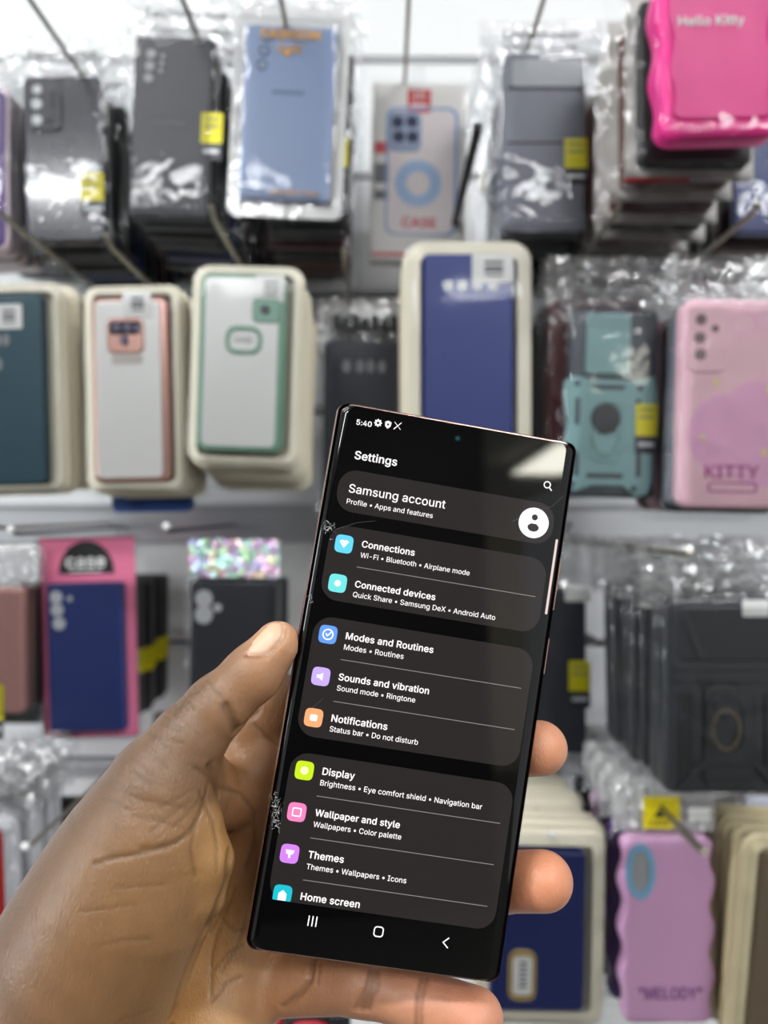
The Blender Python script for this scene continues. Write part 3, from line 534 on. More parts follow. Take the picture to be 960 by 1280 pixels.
# grey flip case
p = Pk('phone_case', 'grey flip phone case with clear top window in crinkled bag', 'phone case', (628, 66, 732, 292), 0.62)
c1 = p.slab('case', (628, 66, 732, 292), -5, 5, c_grey, 12, 2)
p.slab('lower_flap', (629, 180, 731, 290), -6.2, -4.8, c_grey, 9, 0.8, c1)
p.slab('hinge_gap', (632, 177, 729, 180), -5.2, -4.8, blackm, 1, 0, c1)
p.slab('camera_window', (640, 73, 728, 108), -5.6, -4.8, solid('pale_window_glass', (168, 172, 178), rough=0.15, coat=0.5), 5, 0.3, c1)
p.slab('hinge_gap', (634, 108, 728, 112), -5.4, -4.8, blackm, 1, 0, c1)
p.sticker(706, 173, 735, 210, -6.6)
p.film((600, 40, 752, 312), (626, 64, 734, 294), -7, 6, 19, amp=3.2)
p.header((598, 24, 756, 70), 3, 19, text='Fashion case', tw=92, tv=48)
hook(692, -40, 0.545, 'wire hook above the grey flip case', tipup=0.004)
stack(p, 6, 'bagged grey case', 'grey flip case', cols=[c_black2, c_grey, blackm, c_grey], skip=('warranty_sticker', 'camera_window', 'lower_flap'), dy=0.016, drop=0.003)

# hot pink puffy case
p = Pk('phone_case', 'hot pink puffy phone case with white lettering in clear bag', 'phone case', (818, -60, 975, 182), 0.50, roll=-1.5)
def wavy(p, rect, amp, nw, r=22, n=16):
    a, b_, c, d = rect; pts = []
    base = rr(p.X((a+c)/2), p.Z((b_+d)/2), (c-a)*p.k, (d-b_)*p.k, r*p.k, 8); res = []
    for i in range(len(base)):
        q0, q1 = base[i], base[(i+1) % len(base)]; L = math.hypot(q1[0]-q0[0], q1[1]-q0[1]); m_ = 26 if L > 40*p.k else 1
        for k in range(m_): res.append((q0[0]+(q1[0]-q0[0])*k/m_, q0[1]+(q1[1]-q0[1])*k/m_))
    cx = p.X((a+c)/2)
    z0, z1 = p.Z(d), p.Z(b_)
    return [(x+(1 if x > cx else -1)*amp*p.k*math.cos(2*math.pi*nw*(z-z0)/(z1-z0)), z) for x, z in res]
b = MB(); b.prism(wavy(p, (820, -60, 972, 178), 3.5, 3, 26), -0.008, 0.008, 0.006, 5); c1 = b.build('case', c_hot, p.root)
b = MB(); o1 = wavy(p, (832, -48, 960, 160), 3, 3, 20); b.prism(o1, -0.0095, -0.006, 0.003, 3); b.build('raised_panel', c_hot, c1)
p.text('printed_text', 'Hello Kitty', 893, 31, 82, -10.2, white_m, c1, bold=0.02)
p.film((790, -80, 985, 205), (816, -62, 976, 184), -11.5, 10, 23, amp=3.2, nx=26, nz=30)
q = Pk('phone_case', 'red edged clear phone case beside the hot pink one', 'phone case', (752, 80, 860, 262), 0.60, yaw=-12)
q.slab('case', (768, 100, 862, 262), -3, 4, solid('clear_grey_case', (150, 148, 146), rough=0.2), 8, 1.5)
q.frame('case_rim', (760, 92, 868, 268), (770, 102, 860, 260), -4, 5, solid('red_rim', (206, 52, 58), rough=0.3), 12, 8)
q.slab('barcode_label', (786, 44, 800, 128), -6, -5.6, paper, 2, 0)
q.slab('barcode', (789, 92, 798, 112), -6.3, -6, ink, 0.5, 0); q.slab('red_print', (789, 58, 797, 76), -6.3, -6, MATS['red_print'], 0.5, 0)
q.film((754, -30, 880, 285), (758, 90, 870, 270), -5, 8, 29, amp=4.0)
p2 = Pk('phone_case', 'flat bagged case with red strip just under the hot pink one', 'phone case', (790, 0, 946, 224), 0.535)
p2.slab('case', (800, 0, 940, 205), -4, 5, blackm, 8, 2)
p2.slab('backing_card', (782, -10, 942, 226), 5.2, 6.2, solid('bag_card_grey', (196, 192, 186), rough=0.4), 2, 0)
p2.slab('red_strip', (782, 222, 862, 227), 4.6, 5.2, MATS['red_print'], 1, 0)
p2.film((778, -20, 950, 236), (798, 0, 942, 208), -4, 8, 31, amp=3)
stack(p2, 8, 'bagged case', 'hot pink puffy case', cols=[c_brown, c_red, blackm, c_rose, c_brown, c_navy, blackm, c_red], dy=0.026, drop=0.004, jx=0.008, skip=('red_strip',))
q = Pk('phone_case', 'navy phone case low on the hook behind the hot pink stack', 'phone case', (918, 150, 1010, 285), 0.66)
q.slab('case', (918, 130, 1010, 292), -4, 4, c_navy, 8, 2); q.film((900, 110, 1025, 310), (916, 128, 1012, 294), -4, 6, 37)
stack(q, 4, 'bagged case', 'low navy case', cols=[c_brown, c_black2, blackm], dy=0.03, drop=0.004)

# --- second row
p = Pk('phone_case', 'deep teal phone case in cream tray cut off by the frame edge', 'phone case', (-30, 366, 60, 606), 0.63, roll=-1.5)
c1 = p.slab('case', (-34, 368, 58, 606), -3, 7, c_teal, 8, 2)
p.tray((-48, 356, 82, 616), -1, 12)
for (u, v) in ((12, 425), (2, 425), (2, 455)): p.disc('lens', u, v, 4.5, -3.6, -2.8, solid('lens_hole_dull', (150, 152, 156)), c1, rz=8)
p.price(-2, 380, 33, 411, -3.4)
p.film((-50, 352, 86, 620), (-44, 360, 78, 612), -3.6, 10, 41, amp=0.8, m=BLISTER)
stack(p, 6, 'cream tray case', 'deep teal case', cols=[c_brown, c_navy, blackm, c_rose], dy=0.017, skip=('price_sticker', 'bag'), jx=0.005, jz=0.006, drop=-0.001)
hook(-22, 250, 0.53, 'hook carrying the deep teal case stack')

p = Pk('phone_case', 'clear backed phone case with rose gold frame in cream tray', 'phone case', (120, 372, 215, 604), 0.62, roll=-1.2)
rosegold = solid('rose_gold_frame', (196, 150, 138), rough=0.25, metal=0.4)
whiteback = solid('frosted_white_back', (245, 244, 242), rough=0.25, var=0.015)
c1 = p.slab('case', (119, 372, 213, 602), -3, 7, rosegold, 10, 2)
p.slab('back_panel', (123, 376, 204, 597), -3.6, -2.8, whiteback, 7, 0.4, c1)
p.tray((110, 358, 229, 613), 0, 13)
isl = p.slab('camera_island', (137, 397, 183, 441), -5.4, -3.4, rosegold, 8, 0.8)
p.slab('lens_glass', (140, 401, 180, 418), -5.9, -5.3, lens_d, 5, 0.3, isl)
for (u, v, r) in ((149, 409, 5.5), (163, 409, 5.5), (175, 410, 4), (159, 425, 6)): p.disc('lens', u, v, r, -6.3, -5.3, solid('lens_purple_grey', (110, 100, 130), rough=0.15), isl)
p.slab('embossed_plate', (143, 443, 181, 455), -4.1, -3.5, solid('plate_print', (206, 196, 190)), 2, 0.2, c1)
p.price(158, 364, 193, 396, -4.2)
p.film((108, 355, 233, 617), (112, 362, 227, 610), -6.5, 10, 43, amp=0.8, m=BLISTER)
stack(p, 4, 'cream tray case', 'rose gold framed case', cols=[c_rose, c_navy, blackm], dy=0.015, skip=('price_sticker', 'back_panel', 'camera_island', 'embossed_plate'), jx=0.004)
hook(132, 302, 0.57, 'hook carrying the rose gold framed case stack')
q = Pk('phone_case', 'royal blue phone case peeking out below the rose gold framed one', 'phone case', (139, 420, 240, 628), 0.70, roll=-1)
q.slab('case', (139, 410, 240, 640), -4, 5, c_blue, 8, 2); q.film((128, 400, 262, 640), (137, 408, 242, 632), -4, 6, 47, amp=2.5)
q.sticker(222, 505, 240, 528, -4.4)

p = Pk('phone_case', 'clear backed phone case with green frame and ring in cream tray', 'phone case', (245, 343, 352, 564), 0.60, roll=1.8)
greenf = solid('sage_green_frame', (128, 172, 150), rough=0.25)
c1 = p.slab('case', (246, 343, 352, 564), -3, 7, greenf, 11, 2)
p.slab('back_panel', (251, 347, 343, 558), -3.6, -2.8, whiteback, 8, 0.4, c1)
p.tray((236, 333, 371, 580), 0, 13, r=20)
isl = p.slab('camera_island', (310, 372, 345, 402), -4.8, -3.4, greenf, 6, 0.6); p.disc('lens', 326, 386, 6, -5.3, -4.7, lens_d, isl)
ho = p.frame('ring_holder', (277, 407, 323, 442), (282, 412, 318, 437), -5.2, -3.5, greenf, 14, 10, c1)
p.text('embossed_mark', 'CASE', 300, 428, 22, -3.8, greyink, c1)
p.price(313, 343, 349, 376, -4.2)
p.film((234, 330, 375, 584), (238, 336, 369, 578), -5.6, 10, 53, amp=0.8, m=BLISTER)
stack(p, 8, 'cream tray case', 'green framed case', cols=[c_rose, greenf, c_black2, c_rose, c_rose], dy=0.0145, skip=('price_sticker', 'back_panel', 'camera_island', 'ring_holder', 'embossed_mark'), jx=0.003, drop=0.0022)
hook(264, 268, 0.54, 'hook carrying the green framed case stack')

p = Pk('phone_case', 'small black phone case with four pale lens dots in crinkled bag', 'phone case', (402, 428, 502, 640), 0.74, roll=1)
c1 = p.slab('case', (402, 426, 502, 645), -5, 5, solid('slate_black_case', (44, 50, 62), rough=0.4), 8, 2)
p.slab('case_edge', (404, 430, 412, 640), -5.6, -4.6, solid('slate_edge', (58, 68, 80)), 2, 0.3, c1)
for u in (430, 447, 460, 474): p.disc('lens', u, 458, 5, -5.6, -4.8, solid('lens_hole_dull', (150, 152, 156)), c1, rz=8)
p.film((390, 415, 514, 660), (400, 424, 504, 647), -5.8, 6, 59, amp=2.5)
h = p.header((394, 372, 512, 430), 3, 59, amp=3)
for q_ in range(7): p.slab('header_print', (412+q_*12, 394+(q_ % 2)*3, 421+q_*12, 412), -3, -2.6, ink, 1.5, 0, h)
stack(p, 4, 'bagged case', 'small black case with four lens dots', cols=[blackm, c_black2], dy=0.018)
hook(430, 322, 0.60, 'thin hook carrying the small black case')

p = Pk('phone_case', 'royal navy phone case in cream tray above the phone top', 'phone case', (530, 317, 642, 570), 0.60)
c_royal = solid('royal_navy_silicone', (50, 66, 138), rough=0.45, var=0.05, scale=18)
c1 = p.slab('case', (529, 317, 642, 572), -3, 7, c_royal, 6, 2)
p.tray((510, 303, 662, 590), -1, 13, lip=15, r=24)
for u in (560, 578, 597, 616): p.disc('lens', u, 356, 6, -3.6, -2.8, lens_m, c1)
p.price(590, 318, 642, 353, -3.8)
p.film((507, 300, 666, 594), (512, 305, 660, 588), -4.4, 10, 61, amp=0.7, m=BLISTER)
stack(p, 5, 'cream tray case', 'royal navy case', cols=[c_navy, blackm, white_m], dy=0.017, skip=('price_sticker',), jx=0.003)

# mint armour case
p = Pk('phone_case', 'mint green armour phone case with ring stand and yellow sticker', 'phone case', (708, 386, 816, 622), 0.60, roll=1.5)
c1 = p.slab('case', (708, 386, 818, 622), -3, 6, solid('slate_inner_shell', (52, 60, 70), rough=0.35), 10, 2)
p.slab('camera_cover', (727, 392, 784, 468), -6, -2.8, c_mint, 5, 1)
ar = MB()
body = [(700, 480), (710, 472), (738, 476), (790, 476), (812, 470), (816, 500), (808, 520), (812, 560), (812, 600), (806, 618), (792, 622), (776, 608), (738, 608), (716, 616), (704, 606), (702, 560), (706, 530), (702, 510)]
ar.prism([(p.X(u), p.Z(v)) for u, v in reversed(body)], -0.0055, -0.002, 0.001, 2); arm = ar.build('armour_plate', c_mint, p.root)
dk = MATS['slate_inner_shell']
for rc in ((716, 498, 722, 532), (792, 498, 798, 532), (716, 566, 722, 596), (794, 556, 800, 596), (738, 481, 778, 487), (732, 592, 778, 598)):
    p.slab('slot', rc, -5.8, -5.3, dk, 2, 0.1, arm)
for (u, v) in ((718, 480), (797, 484), (714, 606), (792, 610)): p.disc('screw', u, v, 4, -6.1, -5.3, dk, arm)
p.frame('ring_surround', (732, 498, 780, 578), (737, 503, 775, 573), -6.6, -5.3, c_mint, 20, 17, arm)
rg = p.ring('ring_stand', 756, 545, 18, 14, -7.4, -5.5, solid('ring_metal', (120, 150, 152), rough=0.25, metal=0.6), arm, rz=26, rzi=21)
p.disc('ring_hub', 755, 523, 18.5, -8.2, -5.4, solid('dark_metal_hub', (26, 28, 40), rough=0.3), arm)
p.sticker(792, 504, 820, 544, -6.2)
p.film((682, 376, 836, 640), (706, 384, 820, 624), -7.6, 6, 67, amp=3.2)
p.header((676, 320, 834, 384), 3, 67, text='Fashion case', tw=96, tv=358, amp=5)
q = Pk('phone_case', 'maroon phone case right behind the mint armour one', 'phone case', (690, 374, 800, 618), 0.63)
q.slab('case', (688, 372, 800, 616), -4, 5, c_red, 8, 2)
q.film((674, 360, 820, 634), (686, 370, 802, 618), -4.6, 6, 71, amp=3.0); q.header((676, 318, 822, 372), 3, 71, amp=5)
stack(q, 5, 'bagged case', 'mint armour case', cols=[c_red, c_brown, c_grey, blackm], dy=0.018)
hook(775, 262, 0.54, 'hook carrying the mint armour case stack')

# pale pink printed case
p = Pk('phone_case', 'pale pink printed phone case with stars and square camera island', 'phone case', (848, 374, 1000, 636), 0.565, roll=1.2)
c1 = p.slab('case', (848, 374, 1000, 636), -6, 6, c_pink, 18, 2.5)
isl = p.slab('camera_island', (853, 382, 908, 466), -7.5, -5.8, c_pink, 14, 0.8)
for (u, v, r) in ((872, 400, 7), (871, 423, 7), (872, 444, 7), (890, 411, 4.5)): p.disc('lens', u, v, r, -8.1, -7.4, solid('lens_rosy_grey', (120, 96, 106), rough=0.15), isl)
lav = solid('orchid_print', (230, 168, 204), rough=0.35, var=0.06)
for (u, v, rx, rz) in ((900, 545, 46, 50), (944, 572, 44, 36), (938, 508, 36, 30)):
    b = MB(); b.prism([(x+0.0009*math.sin(9*a), z) for a, (x, z) in enumerate(circ(p.X(u), p.Z(v), rx*p.k, rz*p.k, 30))], -0.0062-0.0001*(u % 3), -0.0059); b.build('printed_blotch', lav, c1)
star = solid('pale_yellow_print', (232, 214, 150), rough=0.35)
for (u, v, r) in ((887, 481, 6), (954, 488, 7), (872, 549, 5), (948, 566, 6)):
    b = MB(); b.prism([(p.X(u)+p.k*(r if k % 2 == 0 else r*.5)*math.cos(math.pi/2+k*math.pi/5), p.Z(v)+p.k*(r if k % 2 == 0 else r*.5)*math.sin(math.pi/2+k*math.pi/5)) for k in range(10)], -0.0067, -0.0062); b.build('printed_star', star, c1)
for (u, v, r) in ((926, 404, 15), (952, 400, 12)): p.ring('printed_circle', u, v, r, r-1.5, -6.4, -5.9, lav, c1)
p.text('printed_text', 'KITTY', 914, 598, 66, -6.8, solid('magenta_ink', (176, 74, 140)), c1, bold=0.02)
p.frame('printed_scroll', (884, 603, 946, 616), (886, 605, 944, 614), -6.5, -5.9, MATS['magenta_ink'], 5, 4, c1)
p.film((836, 366, 1010, 650), (846, 372, 1002, 638), -8.2, 8, 73, amp=3, nx=24)
p.header((828, 318, 1005, 376), 3, 73, text='Fashion case', tw=110, tv=354, amp=5.5)
stack(p, 5, 'bagged case', 'pale pink printed case', cols=[c_grey, c_black2, c_pink, c_rose], dy=0.018, skip=('printed_text', 'camera_island'))
hook(948, 262, 0.49, 'shiny hook above the pale pink printed case', tipup=0.004)

# --- third row
p = Pk('phone_case', 'rose coloured phone case edge in crinkled bag beside the pink card', 'phone case', (-70, 740, 30, 890), 0.70)
p.slab('case', (-70, 735, 29, 892), -4, 5, c_rose, 6, 2); p.sticker(-20, 856, 4, 900, -4.5)
p.film((-80, 725, 42, 920), (-72, 733, 31, 894), -4.6, 7, 79, amp=3); p.header((-80, 682, 44, 736), 3, 79, amp=5.5)
stack(p, 3, 'bagged case', 'rose coloured case edge', cols=[c_brown, blackm], dy=0.018, skip=('warranty_sticker',))
hook(-10, 660, 0.62, 'hook over the rose coloured case edge', cap=True)
p = Pk('phone_case', 'black phone case with yellow sticker squeezed beside the pink card', 'phone case', (-48, 735, 54, 905), 0.775)
p.slab('case', (-40, 735, 53, 905), -4, 5, blackm, 6, 2); p.sticker(31, 838, 52, 876, -4.4, dark=False)
p.film((-50, 722, 58, 930), (-42, 733, 55, 907), -4.6, 7, 83, amp=2.5)

p = Pk('phone_case', 'navy phone case on pink card with black semicircle logo', 'phone case', (60, 729, 157, 915), 0.72, roll=-1.4)
c1 = p.slab('case', (62, 729, 157, 915), -5, 5, c_navy, 5, 1.8)
card = p.slab('backing_card', (54, 671, 174, 922), 6, 7, solid('pink_card', (246, 130, 168), rough=0.4), 3, 0)
b = MB(); b.prism([(p.X(110)+p.k*35*math.cos(math.pi*k/18), p.Z(718)+p.k*42*math.sin(math.pi*k/18)) for k in range(19)], 0.0055, 0.006); lg = b.build('logo_arch', ink, card)
p.text('logo_text', 'case', 112, 709, 48, 5.2, paper, lg, bold=0.03); p.slab('logo_line', (92, 713, 132, 715), 5.2, 5.5, paper, 0.5, 0, lg)
for (u, v) in ((74, 746), (75, 762), (77, 779)): p.disc('lens', u, v, 8, -5.6, -4.8, lens_m, c1)
p.disc('flash_hole', 91, 748, 3.5, -5.6, -4.8, lens_m, c1)
p.film((50, 726, 178, 924), (60, 727, 159, 917), -5.8, 9, 89, amp=1.6)
p.frame('bag', (48, 668, 180, 926), (54, 674, 174, 920), 4, 5, FILM, 3, 2)
hook(14, 668, 0.62, 'hook with pale cap in front of the pink card', darkwire, cap=True, tipup=0.004)
q = Pk('phone_case', 'black phone case with yellow sticker right behind the navy case', 'phone case', (80, 732, 160, 912), 0.745)
q.slab('case', (82, 734, 160, 910), -4, 4, blackm, 6, 2); q.sticker(152, 822, 164, 854, -4.4, dark=False)
stack(q, 5, 'black phone case', 'pink logo card', dy=0.022, jx=0.002, start=2)

p = Pk('phone_case', 'black phone case under a shimmering rainbow foil header', 'phone case', (236, 727, 345, 875), 0.70, roll=0.8)
c1 = p.slab('case', (236, 727, 345, 905), -5, 5, c_black2, 6, 1.8)
p.slab('case_side', (333, 730, 344, 902), -5.4, -4.6, blackm, 3, 0.3, c1)
for (u, v, r) in ((253, 749, 11), (253, 769, 11.5), (270, 760, 5.5)): p.disc('lens', u, v, r, -5.6, -4.8, lens_m, c1)
holo = bpy.data.materials.new('rainbow_foil'); holo.use_nodes = True
nt = holo.node_tree; N = nt.nodes; bs = N['Principled BSDF']; tc = N.new('ShaderNodeTexCoord'); vo = N.new('ShaderNodeTexVoronoi'); vo.inputs['Scale'].default_value = 130
hs = N.new('ShaderNodeHueSaturation'); hs.inputs['Color'].default_value = (0.55, 0.9, 1.0, 1); hs.inputs['Saturation'].default_value = 0.8; hs.inputs['Value'].default_value = 0.95
nt.links.new(tc.outputs['Object'], vo.inputs['Vector']); sep = N.new('ShaderNodeSeparateColor'); nt.links.new(vo.outputs['Color'], sep.inputs[0])
nt.links.new(sep.outputs[0], hs.inputs['Hue']); nt.links.new(hs.outputs[0], bs.inputs['Base Color']); bs.inputs['Metallic'].default_value = 0.6; bs.inputs['Roughness'].default_value = 0.3
p.header((232, 674, 346, 722), 3, 97, amp=3.5, m=holo, nx=26, nz=12)
p.film((226, 722, 356, 910), (234, 725, 347, 907), -5.8, 7, 97, amp=2)
stack(p, 3, 'black phone case', 'rainbow foil header case', dy=0.02, skip=('bag_header',))
hook(208, 664, 0.62, 'hook with pale cap beside the rainbow foil header', darkwire, cap=True, tipup=0.004)

p = Pk('phone_case', 'dark slate phone case with yellow sticker beside the phone edge', 'phone case', (650, 738, 734, 942), 0.70)
p.slab('case', (640, 738, 733, 942), -5, 5, solid('dark_slate_case', (44, 48, 60), rough=0.4), 6, 1.8)
p.sticker(711, 826, 738, 864, -5.4); p.slab('price_sticker', (706, 732, 740, 752), -5.6, -5.2, paper, 2, 0)
p.film((630, 728, 748, 955), (638, 736, 736, 944), -5.8, 7, 101, amp=2.2); p.header((632, 668, 748, 735), 3, 101, amp=4)
stack(p, 3, 'bagged case', 'dark slate case', cols=[blackm, c_black2], dy=0.02, skip=('warranty_sticker', 'price_sticker'))
hook(712, 664, 0.62, 'hook carrying the dark slate case')
hook(752, 806, 0.78, 'short empty hook between dark slate and rugged cases', darkwire, 0.003, cap=False, tipup=0.001)

# large rugged case
rug = solid('rugged_black_plastic', (40, 44, 48), rough=0.42, var=0.08); rug2 = solid('rugged_dark_panel', (28, 31, 34), rough=0.35)
p = Pk('phone_case', 'large rugged black armour case in a silvery crinkled bag', 'phone case', (828, 748, 1010, 992), 0.56)
c1 = p.slab('case', (830, 748, 1010, 992), -5, 8, rug, 14, 3)
p.slab('upper_panel', (848, 758, 1000, 826), -7, -4.8, rug2, 8, 1.2, c1); p.slab('ridge', (842, 832, 1004, 838), -7.5, -4.8, rug, 2, 0.8, c1)
p.slab('ridge', (842, 848, 1004, 853), -7.5, -4.8, rug, 2, 0.8, c1)
p.slab('lower_panel', (880, 858, 944, 984), -7.5, -4.8, rug, 10, 1.2, c1)
p.frame('ring_surround', (884, 866, 934, 944), (889, 871, 929, 939), -9, -7, rug, 20, 17, c1)
p.ring('ring_stand', 908, 912, 19, 15, -9.6, -7.3, solid('ring_bronze', (110, 98, 84), rough=0.25, metal=0.7), c1, rz=27, rzi=22)
p.disc('ring_hub', 908, 884, 15, -9, -7.3, solid('dark_metal_hub', (34, 36, 48)), c1)
for a_, b_ in (((848, 866), (866, 980)), ((956, 866), (974, 980))): p.slab('side_panel', a_+b_, -7, -4.8, rug2, 6, 1, c1)
for pts in ([(850, 764), (858, 760), (884, 822), (872, 824)], [(974, 822), (962, 824), (990, 760), (998, 764)], [(846, 984), (882, 946), (890, 952), (858, 988)], [(936, 952), (944, 946), (982, 984), (970, 988)]):
    b = MB(); q_ = [(p.X(u), p.Z(v)) for u, v in pts]
    if sum(a[0]*c[1]-c[0]*a[1] for a, c in zip(q_, q_[1:]+q_[:1])) < 0: q_.reverse()
    b.prism(p.fit(q_, -8), -0.0082, -0.005, 0.0008, 2); b.build('strut', rug, c1)
for (v) in (955, 972): p.slab('ridge', (884, v, 940, v+4), -8.2, -7.2, rug2, 2, 0.3, c1)
p.slab('price_sticker', (928, 750, 962, 771), -8, -7.5, paper, 3, 0)
p.film((812, 735, 1020, 1002), (828, 746, 1012, 994), -9.8, 9, 103, amp=4, nx=26, nz=26)
p.header((800, 676, 1015, 760), 2, 103, amp=9, nx=34, nz=16); p.header((806, 684, 1015, 756), 9, 104, amp=6, nx=30, nz=14)
stack(p, 6, 'bagged rugged case', 'large rugged black case', cols=[rug, rug2], dy=0.0235, skip=('price_sticker', 'upper_panel', 'lower_panel', 'side_panel', 'strut', 'ring_surround', 'ring_stand', 'ridge', 'ring_hub'))
q = Pk('phone_case', 'black case with yellow sticker seen edge on behind the rugged one', 'phone case', (796, 738, 900, 950), 0.745)
q.slab('case', (798, 740, 900, 950), -5, 5, blackm, 6, 2); q.sticker(806, 850, 824, 884, -5.4, dark=False)
q.film((786, 700, 910, 965), (796, 738, 902, 952), -6, 7, 107, amp=3.5)
hook(862, 694, 0.49, 'hook buried in the silvery bag of the rugged case', tipup=0.003)
q = Pk('phone_case', 'pale bagged case with thin red edge behind the rugged stack', 'phone case', (770, 800, 840, 940), 0.78)
q.slab('case', (780, 700, 842, 945), -3, 4, solid('pale_grey_case', (196, 198, 206), rough=0.3), 6, 1); q.slab('red_edge', (779, 860, 783, 935), -3.6, -2.8, MATS['red_print'], 1, 0)

# --- bottom row
p = Pk('phone_case', 'red phone case with white rim low at the frame edge', 'phone case', (-60, 1030, 22, 1160), 0.62, roll=-2)
p.slab('case', (-70, 1036, 8, 1200), -4, 4, solid('bright_red_case', (196, 30, 36), rough=0.3), 8, 2)
p.frame('case_rim', (-80, 1026, 21, 1210), (-70, 1036, 8, 1200), -5, 6, solid('white_rim', (222, 222, 228), rough=0.3), 14, 10)
p.film((-90, 985, 34, 1220), (-82, 1024, 23, 1212), -5.4, 7, 109, amp=3); p.header((-80, 950, 46, 1030), 4, 109, amp=6)
p.header((-80, 962, 50, 1026), 16, 110, amp=6)
stack(p, 4, 'bagged case', 'red case with white rim', cols=[blackm, c_black2, c_purple, blackm], dy=0.022)
hook(32, 1063, 0.56, 'white capped hook beside the red case with white rim', cap=True, tipup=0.003)
p = Pk('phone_case', 'dark red phone case deep behind the hand at the wrist', 'phone case', (42, 985, 110, 1150), 0.74)
p.slab('case', (48, 1000, 62, 1150), -4, 4, c_red, 4, 2); p.slab('case_side', (60, 998, 110, 1152), -3, 5, blackm, 4, 2)
p.film((30, 985, 118, 1165), (46, 998, 112, 1154), -4.4, 7, 113, amp=2)
p = Pk('phone_case', 'orchid pink phone case hidden behind the hand at the knuckle', 'phone case', (75, 1002, 180, 1160), 0.79)
p.slab('case', (74, 1004, 180, 1180), -4, 4, lav, 6, 2); p.film((64, 990, 190, 1190), (72, 1002, 182, 1182), -4.4, 7, 127, amp=2)

p = Pk('phone_case', 'dark navy phone case in cream tray beside the ring fingertip', 'phone case', (560, 1062, 735, 1268), 0.60, roll=1.0)
c_dnavy = solid('dark_navy_case', (24, 40, 104), rough=0.4, var=0.06)
p.slab('case', (612, 1064, 730, 1264), -3, 7, c_dnavy, 8, 2)
p.tray((596, 1042, 752, 1278), -1, 13, lip=14, r=14)
gd = solid('gold_rim', (206, 178, 120), rough=0.25, metal=0.6)
g = p.slab('gold_badge', (634, 1188, 670, 1252), -4.6, -2.8, gd, 12, 0.6); p.slab('badge_face', (640, 1196, 664, 1244), -5.0, -4.5, paper, 6, 0.2, g)
for q_ in range(6): p.slab('printed_line', (648, 1202+q_*6, 658, 1205+q_*6), -5.3, -5, greyink, 0.3, 0, g)
p.film((592, 1038, 757, 1284), (598, 1044, 750, 1276), -5.4, 10, 131, amp=0.8, m=BLISTER)
stack(p, 7, 'cream tray case', 'dark navy case in cream tray', cols=[c_dnavy, c_rose, blackm], dy=0.02, skip=('gold_badge', 'bag'), jx=0.004, jz=0.002)
hook(690, 1049, 0.60, 'white capped hook above the dark navy cream tray', cap=True, tipup=0.003)

p = Pk('phone_case', 'wavy edged orchid pink phone case with blue oval camera ring', 'phone case', (772, 1043, 892, 1274), 0.60)
c_orch = solid('orchid_silicone', (242, 184, 230), rough=0.3, var=0.04, scale=20)
b = MB(); b.prism(wavy(p, (776, 1043, 888, 1274), 3.5, 4, 18), -0.006, 0.006, 0.003, 3); c1 = b.build('case', c_orch, p.root)
p.ring('camera_ring', 801, 1090, 18.5, 11, -7.5, -5.6, solid('sky_blue_ring', (140, 200, 236), rough=0.3), c1, rz=35, rzi=26)
p.disc('camera_opening', 801, 1090, 11, -6.4, -5.7, solid('opening_grey', (178, 178, 182)), c1, rz=26)
p.text('printed_text', '"MELODY"', 838, 1249, 78, -6.6, solid('violet_ink', (140, 76, 152)), c1, bold=0.02, ysc=1.3)
p.film((758, 1034, 902, 1290), (770, 1041, 894, 1276), -7.6, 7, 137, amp=2.6)
h = p.header((766, 972, 894, 1040), 2, 137, amp=3.5, m=wbag)
p.slab('yellow_header_card', (804, 996, 850, 1036), -2.2, -1.8, solid('yellow_card', (232, 212, 20), rough=0.4), 2, 0)
p.text('header_text', 'CASE', 824, 1032, 24, -2.6, ink)
b = MB(); b.prism([(p.X(816), p.Z(1020)), (p.X(836), p.Z(1020)), (p.X(826), p.Z(1004))], -0.0027, -0.0022); b.build('header_triangle', ink, p.root)
p.slab('price_sticker', (861, 1010, 888, 1026), -3, -2.6, paper, 2, 0)
stack(p, 5, 'bagged case', 'wavy orchid pink case', cols=[c_purple, blackm, c_orch, blackm], dy=0.03, skip=('printed_text', 'price_sticker', 'yellow_header_card', 'header_text', 'header_triangle', 'camera_ring', 'camera_opening'))
hook(881, 1068, 0.52, 'bare hook crossing the wavy orchid pink case', r=0.0028, tipup=0.002)

p = Pk('phone_case', 'black phone case in grey rimmed tray beside the wavy pink one', 'phone case', (905, 1030, 1000, 1250), 0.66, roll=0.5)
p.slab('case', (912, 1045, 1000, 1245), -3, 6, solid('midnight_case', (26, 28, 44), rough=0.3), 8, 2)
p.tray((902, 1028, 1012, 1258), -1, 12, solid('smoky_tray_plastic', (112, 108, 108), rough=0.3), lip=9)
p.film((895, 1020, 1020, 1265), (904, 1030, 1010, 1256), -4, 10, 139, amp=1)
stack(p, 4, 'smoky tray case', 'black case in grey rimmed tray', dy=0.02)
p = Pk('phone_case', 'pale lilac phone case peeking above the grey rimmed tray', 'phone case', (930, 1000, 1010, 1100), 0.70)
p.slab('case', (932, 999, 1020, 1180), -4, 5, solid('lilac_white_case', (206, 208, 226), rough=0.3), 10, 2)
p = Pk('phone_case', 'brown phone case in yellowed tray cut off at the frame corner', 'phone case', (925, 1052, 1030, 1300), 0.57, roll=5)
p.slab('case', (932, 1066, 1030, 1300), -3, 7, solid('taupe_case', (120, 104, 84), rough=0.3), 8, 2)
p.tray((915, 1050, 1050, 1320), -1, 13, creamd, lip=12, r=18)
p.film((908, 1040, 1060, 1330), (918, 1054, 1048, 1318), -3.6, 10, 149, amp=3)
stack(p, 3, 'yellowed tray case', 'brown case in yellowed tray', dy=0.02, skip=('bag',))

